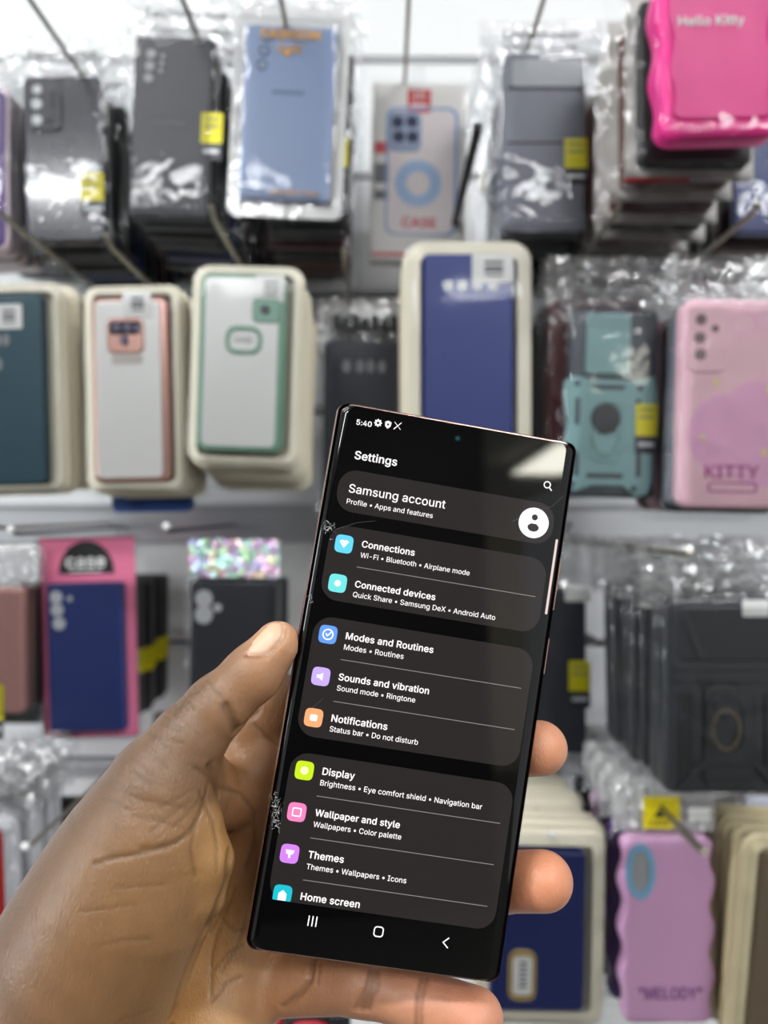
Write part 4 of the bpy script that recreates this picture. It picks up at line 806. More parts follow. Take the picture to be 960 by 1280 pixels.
# coiled red and black cable under the little finger
p = Pk('cable_coil', 'coiled red and black cable beneath the little finger', 'cable', (345, 1255, 435, 1300), 0.46)
for rr_, m_, nm in ((44, 'coil_red', 'outer_coil'), (34, 'coil_black', 'inner_coil'), (25, 'coil_red', 'outer_coil'), (15, 'coil_black', 'inner_coil')):
    mm = solid(m_, (172, 26, 44) if 'red' in m_ else (26, 24, 28), rough=0.4)
    b = MB(); k = p.k; cx, cz = p.X(388), p.Z(1296)
    pts = [(cx+rr_*k*math.cos(a), 0.002*math.sin(3*a)-0.0004*(44-rr_)*0.3, cz+rr_*k*0.9*math.sin(a)) for a in [2*math.pi*i/40 for i in range(41)]]
    b.tube(pts, 0.0024, 8); b.build(nm, mm, p.root)
b = MB(); b.prism(rr(p.X(425), p.Z(1282), 26*p.k, 34*p.k, 5*p.k), -0.004, 0.006, 0.001, 2); b.build('plug', solid('plug_black', (30, 30, 36), rough=0.4), p.root)
hook(388, 1262, 0.42, 'hook holding the coiled red and black cable', darkwire, cap=False)

#@PHONE
# ------------------------------------------------------------------ the phone in the hand
PR = np.array([[0.98421731, -0.06766239, 0.16351786], [0.05483462, 0.99514471, 0.08173227], [-0.16825414, -0.07147587, 0.98314889]])
PT = np.array([10.196, 234.965, -53.155])/1000       # centre of the front face, seen from the camera
HW, HH, TH = 38.6, 82.4, 8.1
def Lp(u, v):
    """pixel -> millimetres on the screen plane (origin at the middle of the lower edge)"""
    d = np.array([(u-480)/F, 1.0, -(v-640)/F]); n = PR[:, 1]
    t = (n@PT)/(n@d); q = PR.T@(d*t-PT)*1000
    return float(q[0]), float(q[2]+HH)
phone = empty('smartphone', (0, 0, 0))
M = Matrix([list(r) for r in PR]).to_4x4(); base = PT+PR@np.array([0, 0, -HH/1000])
M.translation = Vector((base[0], base[1], base[2]+CAMZ)); phone.matrix_world = M
tag(phone, 'black smartphone with cracked left edge showing a dark settings menu', 'smartphone')
bronze = mat('bronze_frame', rgb(196, 160, 150), 0.22, 0.9, var=0.03)
glass = mat('screen_glass', rgb(5, 5, 6), 0.035, spec=0.5, var=0.0)
backg = mat('bronze_back_glass', rgb(150, 118, 108), 0.3, 0.3)
def loft(levels, name, m, parent, cap0=False, cap1=False):
    mb = MB(); rings = []
    for (y, hw, hh, r) in levels: rings.append([(x/1000, y/1000, z/1000) for x, z in rr(0, HH, 2*hw, 2*hh, r, 6)])
    n = len(rings[0]); fs = []
    for k in range(len(rings)-1):
        for i in range(n):
            j = (i+1) % n; fs.append(((k+1)*n+i, (k+1)*n+j, k*n+j, k*n+i))
    mb.add([p for r in rings for p in r], fs, True)
    if cap0: mb.add(rings[0], [tuple(range(n))])
    if cap1: mb.add(rings[-1], [tuple(reversed(range(n)))])
    return mb.build(name, m, parent)
lv = []
for k in range(9):
    t = k/8*math.pi/2; lv.append((2.9*(1-math.cos(t)), 34.6+3.7*math.sin(t), 81.9, 2.6))
screen = loft(lv, 'screen', glass, phone, cap0=True)
loft([(0.15, 37.6, 81.9, 2.6), (0.15, 37.9, 82.2, 2.8), (0.5, 38.0, 82.4, 3.0), (2.7, 38.55, 82.4, 3.0), (5.2, 38.6, 82.4, 3.0), (5.6, 38.2, 82.3, 3.0)][2:], 'frame', bronze, phone)
loft([(0.35, 34.0, 81.7, 2.6), (0.35, 34.2, 82.4, 3.0), (0.6, 36.2, 82.4, 3.0)], 'frame_lip', bronze, phone)
lv = []
for k in range(7):
    t = k/6*math.pi/2; lv.append((5.4+2.7*math.sin(t), 34.6+3.7*math.cos(t), 82.1, 2.8))
loft(lv, 'back', backg, phone, cap1=True)
b = MB(); b.prism([(x/1000, z/1000) for x, z in rr(-19, 143, 30, 32, 6)], 0.0081, 0.0105); b.build('camera_bump', blackg, phone)
for (z0, z1, nm) in ((112, 128, 'volume_button'), (92, 103, 'power_button')):
    b = MB(); b.box(0.0384, 0.0392, 0.0036, 0.0052, z0/1000, z1/1000); b.build(nm, bronze, phone)

def semit(name, c, s=1.0): return emis(name, rgb(*c), s, 0.06)
ui_card = semit('screen_card_glow', (32, 26, 26)); ui_white = semit('screen_text_glow', (255, 250, 250), 1.15); ui_grey = semit('screen_line_glow', (150, 138, 138))
ui_dark = semit('screen_dark_glow', (40, 34, 34))
def uslab(name, pts, y, m, parent=screen):
    b = MB(); b.add([(x/1000, -y/1000, z/1000) for x, z in pts], [tuple(range(len(pts)))]); return b.build(name, m, parent)
XL, XR = -34.4, 34.4
def card(vt_px, vb_px, cut=False):
    """menu card between two heights on the glass; returns its object"""
    z1, z0 = Lp(*vt_px)[1], Lp(*vb_px)[1]; r = 5.5
    xl, xr = XL+0.3, XR-0.3
    pts = rr((xl+xr)/2, (z0+z1)/2, xr-xl, z1-z0, r, 8)
    return uslab('menu_card', pts, 0.04, ui_card)
cards = [card((560, 608), (560, 661)), card((550, 677), (560, 774)), card((540, 792), (520, 941)), card((520, 962), (500, 1147))]
def utext(t, l, r, bold, m=ui_white, y=0.1, name='menu_text'):
    (x0, z0), (x1, z1) = Lp(*l), Lp(*r)
    mb = MB(); text_add(mb, t, x0/1000, (z0+z1)/2000, -y/1000, (x1-x0)/1000, bold)
    return mb.build(name, m, screen)
BO, SM = 0.017, 0.004
TX = [('5:40', (445.2, 531), (464, 533.5), BO), ('Settings', (443, 574), (495.5, 582), BO),
      ('Samsung account', (435.5, 616), (556, 635), 0.008), ('Profile • Apps and features', (433, 630), (540.5, 647), SM),
      ('Connections', (452, 684), (517.6, 694.5), BO), ('Wi-Fi • Bluetooth • Airplane mode', (450, 697.5), (586.6, 718.5), SM),
      ('Connected devices', (443.4, 734), (543.5, 750), BO), ('Quick Share • Samsung DeX • Android Auto', (440.7, 746), (618.5, 775), SM),
      ('Modes and Routines', (432, 799), (541, 816), BO), ('Modes • Routines', (429.6, 812), (504, 823.5), SM),
      ('Sounds and vibration', (423, 850), (535.5, 867.5), BO), ('Sound mode • Ringtone', (420.7, 863), (518.6, 878), SM),
      ('Notifications', (414, 902), (483.5, 912), BO), ('Status bar • Do not disturb', (411.7, 914), (522, 931), SM),
      ('Display', (402.8, 968), (442.6, 974), BO), ('Brightness • Eye comfort shield • Navigation bar', (400, 981), (602, 1012), SM),
      ('Wallpaper and style', (393.8, 1019), (499, 1035.5), BO), ('Wallpapers • Color palette', (391.4, 1033), (501, 1049.5), SM),
      ('Themes', (385, 1072), (429, 1078.5), BO), ('Themes • Wallpapers • Icons', (382.7, 1086), (507.4, 1104), SM),
      ('Home screen', (375.6, 1124), (448.8, 1135), BO)]
for t, l, r, bo in TX: utext(t, l, r, bo)
def squircle(cx, cz, r, n=40, p=4.0):
    return [(cx+r*math.copysign(abs(math.cos(a))**(2/p), math.cos(a)), cz+r*math.copysign(abs(math.sin(a))**(2/p), math.sin(a))) for a in [2*math.pi*k/n for k in range(n)]]
IC = [((430, 680), (96, 208, 248)), ((422, 729), (110, 222, 222)), ((410, 793), (96, 152, 244)), ((401, 845.5), (196, 168, 250)), ((392, 897), (255, 168, 112)),
      ((380.5, 963), (196, 228, 20)), ((371, 1015), (250, 128, 186)), ((362, 1067), (208, 128, 244)), ((353, 1118), (16, 188, 204))]
for i, (uv, c) in enumerate(IC):
    x, z = Lp(*uv); m = semit('icon_glow_%d' % i, c, 1.1)
    pts = squircle(x, z, 2.75)
    if i == 8:
        zc = Lp(352, 1125.5)[1]; pts = [(a, max(bz, zc)) for a, bz in pts]
    ic = uslab('menu_icon', pts, 0.09, m)
    g = 1.2
    if i in (0,): uslab('icon_symbol', [(x-g*1.2, z+g*.6), (x, z-g), (x+g*1.2, z+g*.6), (x+g*.7, z+g), (x-g*.7, z+g)][0:5], 0.12, ui_white, ic)
    elif i == 1: uslab('icon_symbol', circ(x, z, g*.8), 0.12, ui_white, ic)
    elif i == 2:
        b = MB(); b.ringprism([(a/1000, q/1000) for a, q in circ(x, z, 1.7)], [(a/1000, q/1000) for a, q in circ(x, z, 1.3)], -0.00013, -0.0001); o = b.build('icon_symbol', ui_white, ic)
        b = MB(); b.add([((x+a)/1000, -0.00013, (z+q)/1000) for a, q in ((-.8, .1), (-.15, -.75), (1.1, .8), (.8, 1.05), (-.15, -.2), (-.5, .4))], [(0, 1, 2, 3, 4, 5)]); b.build('icon_symbol', ui_white, ic)
    elif i == 3: uslab('icon_symbol', [(x-g, z-.5), (x-.4, z-.5), (x+.6, z-g), (x+.6, z+g), (x-.4, z+.5), (x-g, z+.5)], 0.12, ui_white, ic)
    elif i == 4: uslab('icon_symbol', rr(x, z, 2.2, 1.9, .5), 0.12, ui_white, ic)
    elif i == 5: uslab('icon_symbol', circ(x, z, 1.2), 0.12, semit('pale_lime_glow', (248, 255, 190), 1.1), ic)
    elif i == 6:
        b = MB(); b.ringprism([(a/1000, q/1000) for a, q in rr(x, z, 2.8, 2.6, .5)], [(a/1000, q/1000) for a, q in rr(x, z, 2.1, 1.9, .3)], -0.00013, -0.0001); b.build('icon_symbol', ui_white, ic)
    elif i == 7: uslab('icon_symbol', [(x-1.3, z+1.1), (x-1, z), (x-.35, z-.2), (x-.3, z-1.2), (x+.3, z-1.2), (x+.35, z-.2), (x+1, z), (x+1.3, z+1.1)], 0.12, ui_white, ic)
    else: uslab('icon_symbol', [(x-1.2, zc+.05), (x+1.2, zc+.05), (x+1.2, z+.3), (x, z+1.3), (x-1.2, z+.3)], 0.12, ui_white, ic)
for l, r in (((446, 707.5), (669, 747)), ((426, 823), (651.4, 861.6)), ((417, 875.5), (643, 913)), ((396, 994), (625, 1030)), ((388, 1046), (617, 1082)), ((379, 1098.5), (609, 1134))):
    (x0, z0), (x1, z1) = Lp(*l), Lp(*r); zc = (z0+z1)/2
    uslab('menu_divider', [(x0, zc-.1), (x1, zc-.1), (x1, zc+.1), (x0, zc+.1)], 0.09, ui_grey)
# status icons
def poly_icon(pts, y=0.1, name='status_icon', m=ui_white): return uslab(name, pts, y, m)
x, z = Lp(472.6, 528.7); gear = [(x+(1.25 if (k//2) % 2 == 0 else .95)*math.cos(2*math.pi*k/32), z+(1.25 if (k//2) % 2 == 0 else .95)*math.sin(2*math.pi*k/32)) for k in range(32)]
b = MB(); b.ringprism([(a/1000, q/1000) for a, q in gear], [(a/1000, q/1000) for a, q in circ(x, z, .42, n=32)], -0.00011, -0.0001); b.build('status_icon', ui_white, screen)
x, z = Lp(485, 531); poly_icon([(x, z-1.25), (x+.85, z-.5), (x+1.0, z+.85), (x, z+1.25), (x-1.0, z+.85), (x-.85, z-.5)]); uslab('status_icon', circ(x, z+.1, .35), 0.12, ui_dark)
x, z = Lp(497, 532.5)
for s_ in (1, -1): poly_icon([(x-1.1, z-1.1*s_-.14), (x-1.1+.2, z-1.1*s_-.14), (x+1.1, z+1.1*s_), (x+1.1, z+1.1*s_+.16), (x+.9, z+1.1*s_+.1), (x-1.1, z-1.1*s_+.1)])
# search, avatar, edge handle, camera hole
x, z = Lp(684, 606); b = MB(); b.ringprism([(a/1000, q/1000) for a, q in circ(x, z, 1.15)], [(a/1000, q/1000) for a, q in circ(x, z, .82)], -0.00011, -0.0001)
b.add([((x+a)/1000, -0.00011, (z+q)/1000) for a, q in ((.7, -.95), (.95, -.7), (1.75, -1.5), (1.5, -1.75))], [(0, 3, 2, 1)]); b.build('search_icon', ui_white, screen)
x, z = Lp(667, 653.6); av = uslab('account_avatar', circ(x, z, 4.75, n=44), 0.09, ui_white)
uslab('avatar_head', circ(x+.1, z+1.75, .95), 0.12, ui_dark, av)
uslab('avatar_shoulders', [(x-1.75, z-1.0)]+[(x+.05+1.8*math.cos(a), z-1.4+1.35*math.sin(a)) for a in [math.pi+math.pi*k/12 for k in range(13)]]+[(x+1.75, z-1.0), (x+.9, z-.25), (x-.8, z-.25)], 0.12, ui_dark, av)
(x0, z0), (x1, z1) = Lp(695.5, 674), Lp(683, 768)
uslab('edge_handle', rr((x0+x1)/2, (z0+z1)/2, 0.75, z0-z1, .35), 0.12, semit('handle_glow', (232, 208, 204), 1.0))
x, z = Lp(572, 548); ch = uslab('camera_hole', circ(x, z, 1.0), 0.06, mat('camera_hole_glass', rgb(14, 34, 40), 0.05, coat=1.0))
uslab('camera_lens', circ(x, z, .5), 0.09, mat('camera_lens_glass', rgb(20, 70, 78), 0.05, coat=1.0), ch)
# navigation bar
x, z = Lp(390.6, 1151.4)
for k in (-1, 0, 1): uslab('navigation_button', rr(x+k*1.15, z, .35, 3.0, .15), 0.1, ui_white)
x, z = Lp(473.2, 1164.5); b = MB(); b.ringprism([(a/1000, q/1000) for a, q in rr(x, z, 3.0, 3.1, 1.0)], [(a/1000, q/1000) for a, q in rr(x, z, 2.3, 2.4, .7)], -0.00011, -0.0001); b.build('navigation_button', ui_white, screen)
x, z = Lp(556.5, 1178); uslab('navigation_button', [(x+.85, z+1.6), (x-.9, z), (x+.85, z-1.6), (x+1.1, z-1.35), (x-.4, z), (x+1.1, z+1.35)], 0.1, ui_white)
# cracks and chips in the glass
hair = mat('crack_dark', rgb(96, 94, 94), 0.4)
crk = mat('crack_white', rgb(225, 225, 228), 0.5, var=0.3, scale=900)
rnd = random.Random(5); b = MB()
for (u, v, su, sv, n) in ((344, 1014, 7, 20, 70), (411, 660, 6, 9, 26), (389, 750, 3, 5, 8)):
    for k in range(int(n*1.6)):
        x, z = Lp(u+rnd.gauss(0, su*.55), v+rnd.gauss(0, sv*.6)); a = rnd.uniform(0, 6.28); l = abs(rnd.gauss(0, .5))+.12; w_ = rnd.uniform(.03, .085)
        ax = abs(x); y = 0.0 if ax < 34.6 else 2.9*(1-math.sqrt(max(0, 1-((ax-34.6)/3.7)**2))) if ax < 38.25 else 2.9
        dx, dz = math.cos(a)*l, math.sin(a)*l
        if abs(x)+abs(dx) > 38.2: dx = 0
        b.add([((x-dx-w_*math.sin(a))/1000, (y-.14)/1000, (z-dz+w_*math.cos(a))/1000), ((x-dx)/1000, (y-.14)/1000, (z-dz-w_)/1000), ((x+dx)/1000, (y-.14)/1000, (z+dz)/1000)], [(0, 1, 2)])
b.build('crack', crk, screen); b = MB()
for chain in (((411, 655), (424, 672), (432, 676)), ((418, 662), (448, 653), (470, 651)), ((640, 652), (665, 640), (690, 633), (704, 620)), ((386, 888), (396, 880), (404, 873))):
    pts = [Lp(*q) for q in chain]
    for (x0, z0), (x1, z1) in zip(pts, pts[1:]):
        l = math.hypot(x1-x0, z1-z0); nx, nz = -(z1-z0)/l*.028, (x1-x0)/l*.028
        b.add([((x0+nx)/1000, -.00013, (z0+nz)/1000), ((x0-nx)/1000, -.00013, (z0-nz)/1000), ((x1-nx)/1000, -.00013, (z1-nz)/1000), ((x1+nx)/1000, -.00013, (z1+nz)/1000)], [(0, 1, 2, 3)])
b.build('crack', hair, screen)
#@HAND
# ------------------------------------------------------------------ the hand (one continuous skin)
def Q(u, v, d): return np.array([(u-480)/F*d, d, -(v-640)/F*d])        # millimetres from the camera
def cone(p, a, b, ra, rb):
    """signed distance to a tapered capsule"""
    ba = b-a; L2 = float(ba@ba); t = np.clip((p-a)@ba/L2, 0, 1)
    return np.linalg.norm(p-a-t[:, None]*ba, axis=1)-(ra+(rb-ra)*t)
def smin(a, b, k):
    h = np.maximum(k-np.abs(a-b), 0)/k; return np.minimum(a, b)-h*h*k*0.25
def chain(*js): return [(js[i], js[i+1]) for i in range(len(js)-1)]
J = lambda u, v, d, r: (Q(u, v, d), r)
thumb = chain(J(347, 806, 236, 7.2), J(316, 842, 235, 8.4), J(271, 884, 233, 9.2), J(236, 925, 231, 10.6), J(203, 976, 229, 13.0))
thenar = chain(J(203, 976, 229, 13.0), J(187, 1035, 230, 20.0), J(158, 1112, 231, 25.5), J(118, 1190, 232, 27.5), J(60, 1300, 234, 29.0))
arm = chain(J(60, 1300, 236, 30.0), J(-40, 1480, 240, 31.0), J(-220, 1800, 246, 36.0))
arm2 = chain(J(225, 1330, 254, 20.0), J(70, 1560, 256, 24.0), J(-120, 1860, 258, 30.0))
bulge = chain(J(255, 1030, 226, 5.5), J(262, 1075, 226, 6.2), J(252, 1120, 226, 7))
web = chain(J(238, 955, 238, 9), J(285, 1000, 254, 8), J(330, 960, 264, 9))
palm = chain(J(330, 1000, 268, 13), J(318, 1090, 268, 15), J(294, 1175, 266, 15.5), J(268, 1270, 258, 18.5), J(215, 1370, 256, 20))
palm2 = chain(J(348, 872, 268, 8.5), J(318, 915, 270, 10), J(325, 960, 270, 12), J(335, 1060, 272, 14))
palm3 = chain(J(375, 900, 274, 10), J(400, 990, 276, 12), J(390, 1090, 278, 12), J(350, 1190, 273, 10.5))
palm4 = chain(J(200, 1170, 262, 18), J(280, 1060, 276, 14), J(390, 960, 278, 10))
index = chain(J(375, 900, 275, 10), J(455, 815, 268, 9.2), J(540, 765, 264, 8.6), J(600, 742, 263, 7.6))
middle = chain(J(400, 985, 277, 10.5), J(520, 952, 270, 9.6), J(620, 938, 261, 9.0), J(675, 935, 250, 8.7))
ring = chain(J(390, 1085, 278, 10.5), J(520, 1098, 266, 10), J(615, 1102, 257, 9.5), J(679, 1101, 243.5, 9.2))
little = chain(J(335, 1226, 262, 11), J(452, 1229, 248, 8.8), J(525, 1251, 244, 8.8), J(594, 1272, 240, 8.7))
GROUPS = [(thumb, 3), (thenar, 8), (arm, 10), (arm2, 14), (palm, 7), (palm2, 8), (palm3, 9), (palm4, 9), (index, 4), (middle, 4), (ring, 4), (little, 4)]
def seg_union(p, segs, k):
    d = None
    for (a, ra), (b, rb) in segs:
        q = cone(p, a, b, ra, rb); d = q if d is None else smin(d, q, k)
    return d
GROOVES = []; BUMPS = []
NAIL = None
def body(p):
    D = [seg_union(p, g, k) for g, k in GROUPS]
    hand = smin(D[0], D[1], 6.0)                       # thumb + ball of the thumb
    arm_ = smin(hand, D[2], 14)
    pal = smin(smin(smin(smin(D[4], D[5], 7), D[6], 10), D[7], 9), D[3], 12)
    d = smin(arm_, pal, 1.6)
    d = smin(d, seg_union(p, bulge, 4), 3.5)
    d = smin(d, seg_union(p, web, 5), 6)
    fing = smin(smin(D[8], D[9], 1.5), smin(D[10], D[11], 1.5), 1.5)
    d = smin(d, fing, 4.0)
    # the flesh flattens where it presses on the phone
    q = (p-PT*1000)@PR; hx = np.abs(q[:, 0])-36.6; hy = np.abs(q[:, 1]-4.05)-2.05; hz = np.abs(q[:, 2])-80.4
    ph = np.sqrt(np.maximum(hx, 0)**2+np.maximum(hy, 0)**2+np.maximum(hz, 0)**2)+np.minimum(np.maximum(np.maximum(hx, hy), hz), 0)-2.12
    return np.maximum(d, -ph)
def sdf(p):
    d = body(p)
    for path, r, k in GROOVES:
        lo = path.min(0)-r*3-2; hi = path.max(0)+r*3+2
        m = np.all((p > lo) & (p < hi), axis=1)
        if not m.any(): continue
        pp = p[m]; g = None
        for a, b in zip(path[:-1], path[1:]):
            q = cone(pp, a, b, r, r); g = q if g is None else np.minimum(g, q)
        d[m] = -smin(-d[m], g, k)
    return d
def surf(uv):
    """points of the skin seen along the lines of sight through pixels uv"""
    dirs = np.array([[(u-480)/F, 1.0, -(v-640)/F] for u, v in uv]); dirs /= np.linalg.norm(dirs, axis=1)[:, None]
    t = np.full(len(uv), 150.0); ok = np.zeros(len(uv), bool)
    for _ in range(70):
        d = body(dirs*t[:, None]); t = t+np.clip(d, -2, 8)*0.8
    return dirs*t[:, None], t
LINES = []
def groove(pts, r=0.7, k=1.2, step=5.0, lift=0.0, dark=0.6):
    uv = []
    for (u0, v0), (u1, v1) in zip(pts, pts[1:]):
        n = max(1, int(math.hypot(u1-u0, v1-v0)/step))
        uv += [(u0+(u1-u0)*i/n, v0+(v1-v0)*i/n) for i in range(n)]
    uv.append(pts[-1]); s, t = surf(uv)
    run = [0]
    for i in range(1, len(s)+1):
        if i == len(s) or np.linalg.norm(s[i]-s[i-1]) > 5 or t[i] > 320:
            if i-run[0] > 1:
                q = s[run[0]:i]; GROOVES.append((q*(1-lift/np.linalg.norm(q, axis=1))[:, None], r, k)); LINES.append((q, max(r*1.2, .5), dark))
            run = [i]
rg = random.Random(3)
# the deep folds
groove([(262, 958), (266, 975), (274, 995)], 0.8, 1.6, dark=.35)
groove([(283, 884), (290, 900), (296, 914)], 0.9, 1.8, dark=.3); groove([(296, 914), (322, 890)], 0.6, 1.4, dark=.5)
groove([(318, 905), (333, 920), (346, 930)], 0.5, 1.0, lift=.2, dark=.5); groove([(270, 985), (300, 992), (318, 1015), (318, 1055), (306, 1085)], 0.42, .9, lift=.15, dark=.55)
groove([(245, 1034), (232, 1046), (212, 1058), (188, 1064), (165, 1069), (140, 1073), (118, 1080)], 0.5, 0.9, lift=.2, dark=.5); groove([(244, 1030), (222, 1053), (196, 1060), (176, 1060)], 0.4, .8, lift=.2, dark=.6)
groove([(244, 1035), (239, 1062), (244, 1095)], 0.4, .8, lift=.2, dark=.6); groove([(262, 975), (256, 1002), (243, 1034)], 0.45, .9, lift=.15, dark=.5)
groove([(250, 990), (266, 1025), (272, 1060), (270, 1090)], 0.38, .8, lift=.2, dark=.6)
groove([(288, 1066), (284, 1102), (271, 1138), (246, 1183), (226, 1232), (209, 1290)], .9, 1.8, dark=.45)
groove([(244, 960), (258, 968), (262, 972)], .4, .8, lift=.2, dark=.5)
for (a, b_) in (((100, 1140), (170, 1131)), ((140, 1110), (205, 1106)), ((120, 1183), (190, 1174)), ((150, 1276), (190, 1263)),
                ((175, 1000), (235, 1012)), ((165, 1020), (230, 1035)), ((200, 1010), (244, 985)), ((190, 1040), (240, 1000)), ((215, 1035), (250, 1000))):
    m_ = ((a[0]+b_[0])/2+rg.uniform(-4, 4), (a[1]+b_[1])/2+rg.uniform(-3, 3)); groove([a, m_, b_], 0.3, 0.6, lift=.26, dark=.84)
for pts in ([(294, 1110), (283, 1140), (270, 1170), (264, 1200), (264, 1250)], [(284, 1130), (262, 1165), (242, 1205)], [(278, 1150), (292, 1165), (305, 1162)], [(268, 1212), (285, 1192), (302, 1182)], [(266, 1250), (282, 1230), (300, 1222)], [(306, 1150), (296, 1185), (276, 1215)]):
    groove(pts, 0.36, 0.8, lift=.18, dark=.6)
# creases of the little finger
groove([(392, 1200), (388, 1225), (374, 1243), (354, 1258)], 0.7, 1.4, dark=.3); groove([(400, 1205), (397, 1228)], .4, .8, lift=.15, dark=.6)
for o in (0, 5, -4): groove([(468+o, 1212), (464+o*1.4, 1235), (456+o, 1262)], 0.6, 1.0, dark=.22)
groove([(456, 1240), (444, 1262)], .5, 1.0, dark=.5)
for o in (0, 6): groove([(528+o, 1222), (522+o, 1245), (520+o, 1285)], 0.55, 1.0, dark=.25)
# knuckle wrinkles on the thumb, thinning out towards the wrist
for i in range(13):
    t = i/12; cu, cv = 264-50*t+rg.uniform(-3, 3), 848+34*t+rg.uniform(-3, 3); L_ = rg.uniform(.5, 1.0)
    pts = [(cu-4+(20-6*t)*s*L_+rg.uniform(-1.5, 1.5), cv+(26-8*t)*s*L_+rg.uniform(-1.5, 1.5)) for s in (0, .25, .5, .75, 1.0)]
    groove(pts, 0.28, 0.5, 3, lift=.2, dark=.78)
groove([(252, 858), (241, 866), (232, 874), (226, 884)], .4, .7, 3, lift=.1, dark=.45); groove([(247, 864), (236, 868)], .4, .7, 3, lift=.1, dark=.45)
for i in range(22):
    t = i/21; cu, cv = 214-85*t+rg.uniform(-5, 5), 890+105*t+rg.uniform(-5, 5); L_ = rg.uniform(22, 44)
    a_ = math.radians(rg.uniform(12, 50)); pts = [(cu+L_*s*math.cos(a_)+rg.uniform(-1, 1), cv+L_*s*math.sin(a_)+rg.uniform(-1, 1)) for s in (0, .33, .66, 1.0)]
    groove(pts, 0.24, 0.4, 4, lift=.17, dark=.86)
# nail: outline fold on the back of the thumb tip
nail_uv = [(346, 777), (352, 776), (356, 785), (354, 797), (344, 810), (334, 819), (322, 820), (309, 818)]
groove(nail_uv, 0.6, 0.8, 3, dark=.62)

def build_hand():
    lo = np.array([-160., 196., -205.]); hi = np.array([78., 296., 0.]); h = 3.0; fine = 5; hf = h/fine
    n = np.ceil((hi-lo)/h).astype(int)+1
    ax = [lo[i]+h*np.arange(n[i]) for i in range(3)]
    G = np.stack(np.meshgrid(*ax, indexing='ij'), -1).reshape(-1, 3)
    C = body(G).reshape(n)
    N = (n-1)*fine+1
    near = np.abs(C) < h*1.9
    cell = near[:-1, :-1, :-1].copy()
    for i in (0, 1):
        for j in (0, 1):
            for k in (0, 1): cell |= near[i:n[0]-1+i, j:n[1]-1+j, k:n[2]-1+k]
    FV = np.kron(C[:-1, :-1, :-1], np.ones((fine,)*3, np.float32)).astype(np.float32)
    msk = np.kron(cell, np.ones((fine,)*3, bool))
    idx = np.argwhere(msk); pts = lo+idx*hf
    vals = np.concatenate([sdf(c) for c in np.array_split(pts, max(1, len(pts)//200000))])
    FV[msk] = vals
    S = FV < 0; nx, ny, nz = FV.shape
    cnt = np.zeros((nx-1, ny-1, nz-1), np.int8)
    for i in (0, 1):
        for j in (0, 1):
            for k in (0, 1): cnt += S[i:nx-1+i, j:ny-1+j, k:nz-1+k]
    act = np.argwhere((cnt > 0) & (cnt < 8)); vid = np.full((nx-1, ny-1, nz-1), -1, np.int64); vid[tuple(act.T)] = np.arange(len(act))
    acc = np.zeros((len(act), 3)); num = np.zeros(len(act))
    cs = [(i, j, k) for i in (0, 1) for j in (0, 1) for k in (0, 1)]
    for a in cs:
        for b in cs:
            if sum(b)-sum(a) == 1 and all(y >= x for x, y in zip(a, b)):
                A = act+np.array(a); B = act+np.array(b); fa = FV[tuple(A.T)]; fb = FV[tuple(B.T)]; m = (fa < 0) != (fb < 0)
                t = np.where(m, fa/(fa-fb+1e-12), 0)
                acc[m] += (np.array(a)+(np.array(b)-np.array(a))*t[m][:, None]); num[m] += 1
    V = lo+(act+acc/num[:, None])*hf
    faces = []
    for d in range(3):
        e = np.zeros(3, int); e[d] = 1; o1 = np.zeros(3, int); o1[(d+1) % 3] = 1; o2 = np.zeros(3, int); o2[(d+2) % 3] = 1
        sl0 = [slice(1, s-1) for s in FV.shape]; sl1 = list(sl0); sl0[d] = slice(0, FV.shape[d]-1); sl1[d] = slice(1, FV.shape[d])
        s0 = S[tuple(sl0)]; s1 = S[tuple(sl1)]; ed = np.argwhere(s0 != s1)
        base = ed+np.array([0 if q == d else 1 for q in range(3)]); fl = s0[tuple(ed.T)]
        q = [base-o1-o2, base-o2, base, base-o1]
        q = np.stack([vid[tuple(c.T)] for c in q], 1); good = (q >= 0).all(1)
        q = q[good]; fl = fl[good]; q[~fl] = q[~fl][:, ::-1]; faces.append(q)
    FA = np.concatenate(faces)
    return V, FA
HV, HF = build_hand()
me = bpy.data.meshes.new('person')
wrist = Q(60, 1300, 236)
org = np.array([wrist[0]/1000, wrist[1]/1000, wrist[2]/1000])
me.from_pydata((HV/1000-org).tolist(), [], HF.tolist()); me.polygons.foreach_set('use_smooth', [True]*len(me.polygons)); me.update()
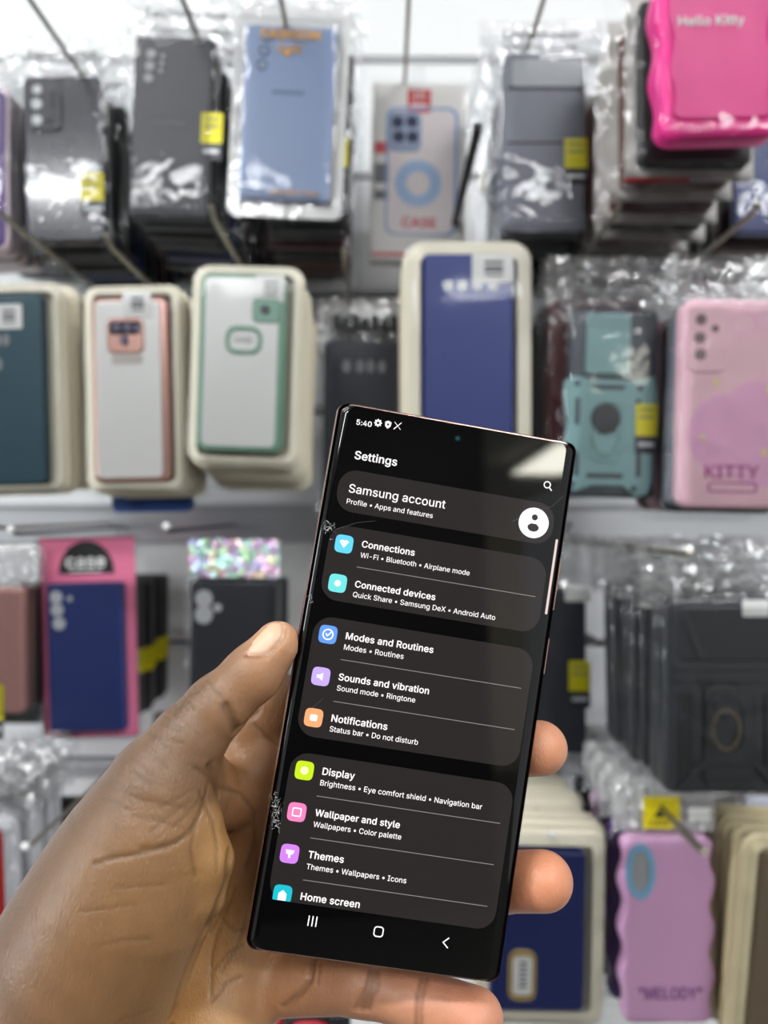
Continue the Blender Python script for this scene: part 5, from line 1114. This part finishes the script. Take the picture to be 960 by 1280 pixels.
# skin pigment: dark on the back of the hand, paler on the palm side (colour of the skin itself)
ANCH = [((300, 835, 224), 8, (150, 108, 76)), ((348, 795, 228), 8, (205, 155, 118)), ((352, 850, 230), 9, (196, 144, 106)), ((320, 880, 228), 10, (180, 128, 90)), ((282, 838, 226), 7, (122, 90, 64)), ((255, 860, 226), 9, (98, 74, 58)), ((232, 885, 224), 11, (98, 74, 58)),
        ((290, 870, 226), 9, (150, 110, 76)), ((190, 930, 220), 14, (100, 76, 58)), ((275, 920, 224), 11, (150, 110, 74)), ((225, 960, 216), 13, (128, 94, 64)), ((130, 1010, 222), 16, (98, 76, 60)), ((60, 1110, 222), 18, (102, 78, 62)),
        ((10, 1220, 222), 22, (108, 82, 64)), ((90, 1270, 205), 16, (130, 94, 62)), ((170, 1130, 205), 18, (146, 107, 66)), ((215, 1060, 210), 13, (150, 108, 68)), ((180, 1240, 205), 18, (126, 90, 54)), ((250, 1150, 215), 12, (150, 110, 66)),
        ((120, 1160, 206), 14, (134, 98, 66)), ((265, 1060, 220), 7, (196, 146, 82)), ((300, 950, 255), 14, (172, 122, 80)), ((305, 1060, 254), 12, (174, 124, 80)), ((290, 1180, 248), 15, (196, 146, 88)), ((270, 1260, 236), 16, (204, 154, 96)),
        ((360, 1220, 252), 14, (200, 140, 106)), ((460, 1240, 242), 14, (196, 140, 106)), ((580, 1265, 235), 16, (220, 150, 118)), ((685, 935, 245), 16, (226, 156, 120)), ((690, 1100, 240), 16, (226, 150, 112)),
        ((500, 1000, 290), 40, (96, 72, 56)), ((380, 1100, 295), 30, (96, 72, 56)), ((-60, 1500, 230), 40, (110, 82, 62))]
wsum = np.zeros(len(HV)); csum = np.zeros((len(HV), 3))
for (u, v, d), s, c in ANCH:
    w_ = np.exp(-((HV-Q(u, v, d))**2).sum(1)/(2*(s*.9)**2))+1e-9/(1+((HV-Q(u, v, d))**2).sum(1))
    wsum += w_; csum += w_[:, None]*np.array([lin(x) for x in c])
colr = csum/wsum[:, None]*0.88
# nail plate: inside the outline fold
uvp = np.stack([480+HV[:, 0]/HV[:, 1]*F, 640-HV[:, 2]/HV[:, 1]*F], 1)
poly = [(346, 776), (355, 776), (356, 785), (354, 797), (344, 810), (334, 819), (322, 820), (307, 819), (318, 800), (335, 782)]
inside = np.zeros(len(HV), bool)
for (x0, y0), (x1, y1) in zip(poly, poly[1:]+poly[:1]):
    c_ = ((y0 > uvp[:, 1]) != (y1 > uvp[:, 1])) & (uvp[:, 0] < (x1-x0)*(uvp[:, 1]-y0)/(y1-y0+1e-9)+x0); inside ^= c_
inside &= (HV[:, 1] < 236)
colr[inside] = [lin(212), lin(172), lin(144)]
for path, r_, dk_ in LINES:                        # fold shade painted into the creases, besides their darker pigment
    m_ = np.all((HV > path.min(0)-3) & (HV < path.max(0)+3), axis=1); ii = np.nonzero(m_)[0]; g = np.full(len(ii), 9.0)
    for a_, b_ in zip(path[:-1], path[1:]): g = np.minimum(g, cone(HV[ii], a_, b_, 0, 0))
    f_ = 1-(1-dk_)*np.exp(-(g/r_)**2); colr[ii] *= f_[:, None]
gl = np.where(inside, 1.0, 0.0)
at = me.color_attributes.new('tone', 'FLOAT_COLOR', 'POINT')
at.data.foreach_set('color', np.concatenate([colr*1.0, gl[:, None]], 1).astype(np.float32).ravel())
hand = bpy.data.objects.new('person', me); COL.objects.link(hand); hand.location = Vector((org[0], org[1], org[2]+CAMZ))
tag(hand, 'bare left hand with dark brown skin holding the smartphone, thumb on its edge', 'person')
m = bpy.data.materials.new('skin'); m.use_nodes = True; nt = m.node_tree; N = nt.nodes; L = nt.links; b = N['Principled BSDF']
ca = N.new('ShaderNodeVertexColor'); ca.layer_name = 'tone'
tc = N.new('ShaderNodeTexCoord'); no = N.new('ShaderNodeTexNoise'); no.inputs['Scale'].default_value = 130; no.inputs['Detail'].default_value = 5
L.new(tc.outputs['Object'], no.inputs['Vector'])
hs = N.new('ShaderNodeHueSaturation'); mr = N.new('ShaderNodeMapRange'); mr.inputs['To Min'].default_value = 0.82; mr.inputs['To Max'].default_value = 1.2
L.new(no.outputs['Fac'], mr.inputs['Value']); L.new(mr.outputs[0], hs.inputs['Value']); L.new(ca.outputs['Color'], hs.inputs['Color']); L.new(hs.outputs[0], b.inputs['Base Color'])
mr2 = N.new('ShaderNodeMapRange'); mr2.inputs['To Min'].default_value = 0.42; mr2.inputs['To Max'].default_value = 0.36; L.new(ca.outputs['Alpha'], mr2.inputs['Value']); L.new(mr2.outputs[0], b.inputs['Roughness'])
b.inputs['Subsurface Weight'].default_value = 0.12; b.inputs['Subsurface Radius'].default_value = (1.0, 0.4, 0.2); b.inputs['Subsurface Scale'].default_value = 0.003
vo = N.new('ShaderNodeTexVoronoi'); vo.inputs['Scale'].default_value = 900; vo.feature = 'DISTANCE_TO_EDGE'
n2 = N.new('ShaderNodeTexNoise'); n2.inputs['Scale'].default_value = 420; n2.inputs['Detail'].default_value = 4
mp = N.new('ShaderNodeMapping'); mp.inputs['Rotation'].default_value = (0, 0.7, 0); mp.inputs['Scale'].default_value = (1, 1, 0.45)
L.new(tc.outputs['Object'], mp.inputs[0]); L.new(mp.outputs[0], vo.inputs['Vector']); L.new(mp.outputs[0], n2.inputs['Vector'])
ad = N.new('ShaderNodeMath'); ad.operation = 'ADD'; L.new(vo.outputs['Distance'], ad.inputs[0]); L.new(n2.outputs['Fac'], ad.inputs[1])
bp = N.new('ShaderNodeBump'); bp.inputs['Distance'].default_value = 0.00055; inv = N.new('ShaderNodeMath'); inv.operation = 'MULTIPLY_ADD'; inv.inputs[1].default_value = -0.28; inv.inputs[2].default_value = 0.3
L.new(ca.outputs['Alpha'], inv.inputs[0]); L.new(inv.outputs[0], bp.inputs['Strength']); L.new(ad.outputs[0], bp.inputs['Height']); L.new(bp.outputs[0], b.inputs['Normal'])
me.materials.append(m)
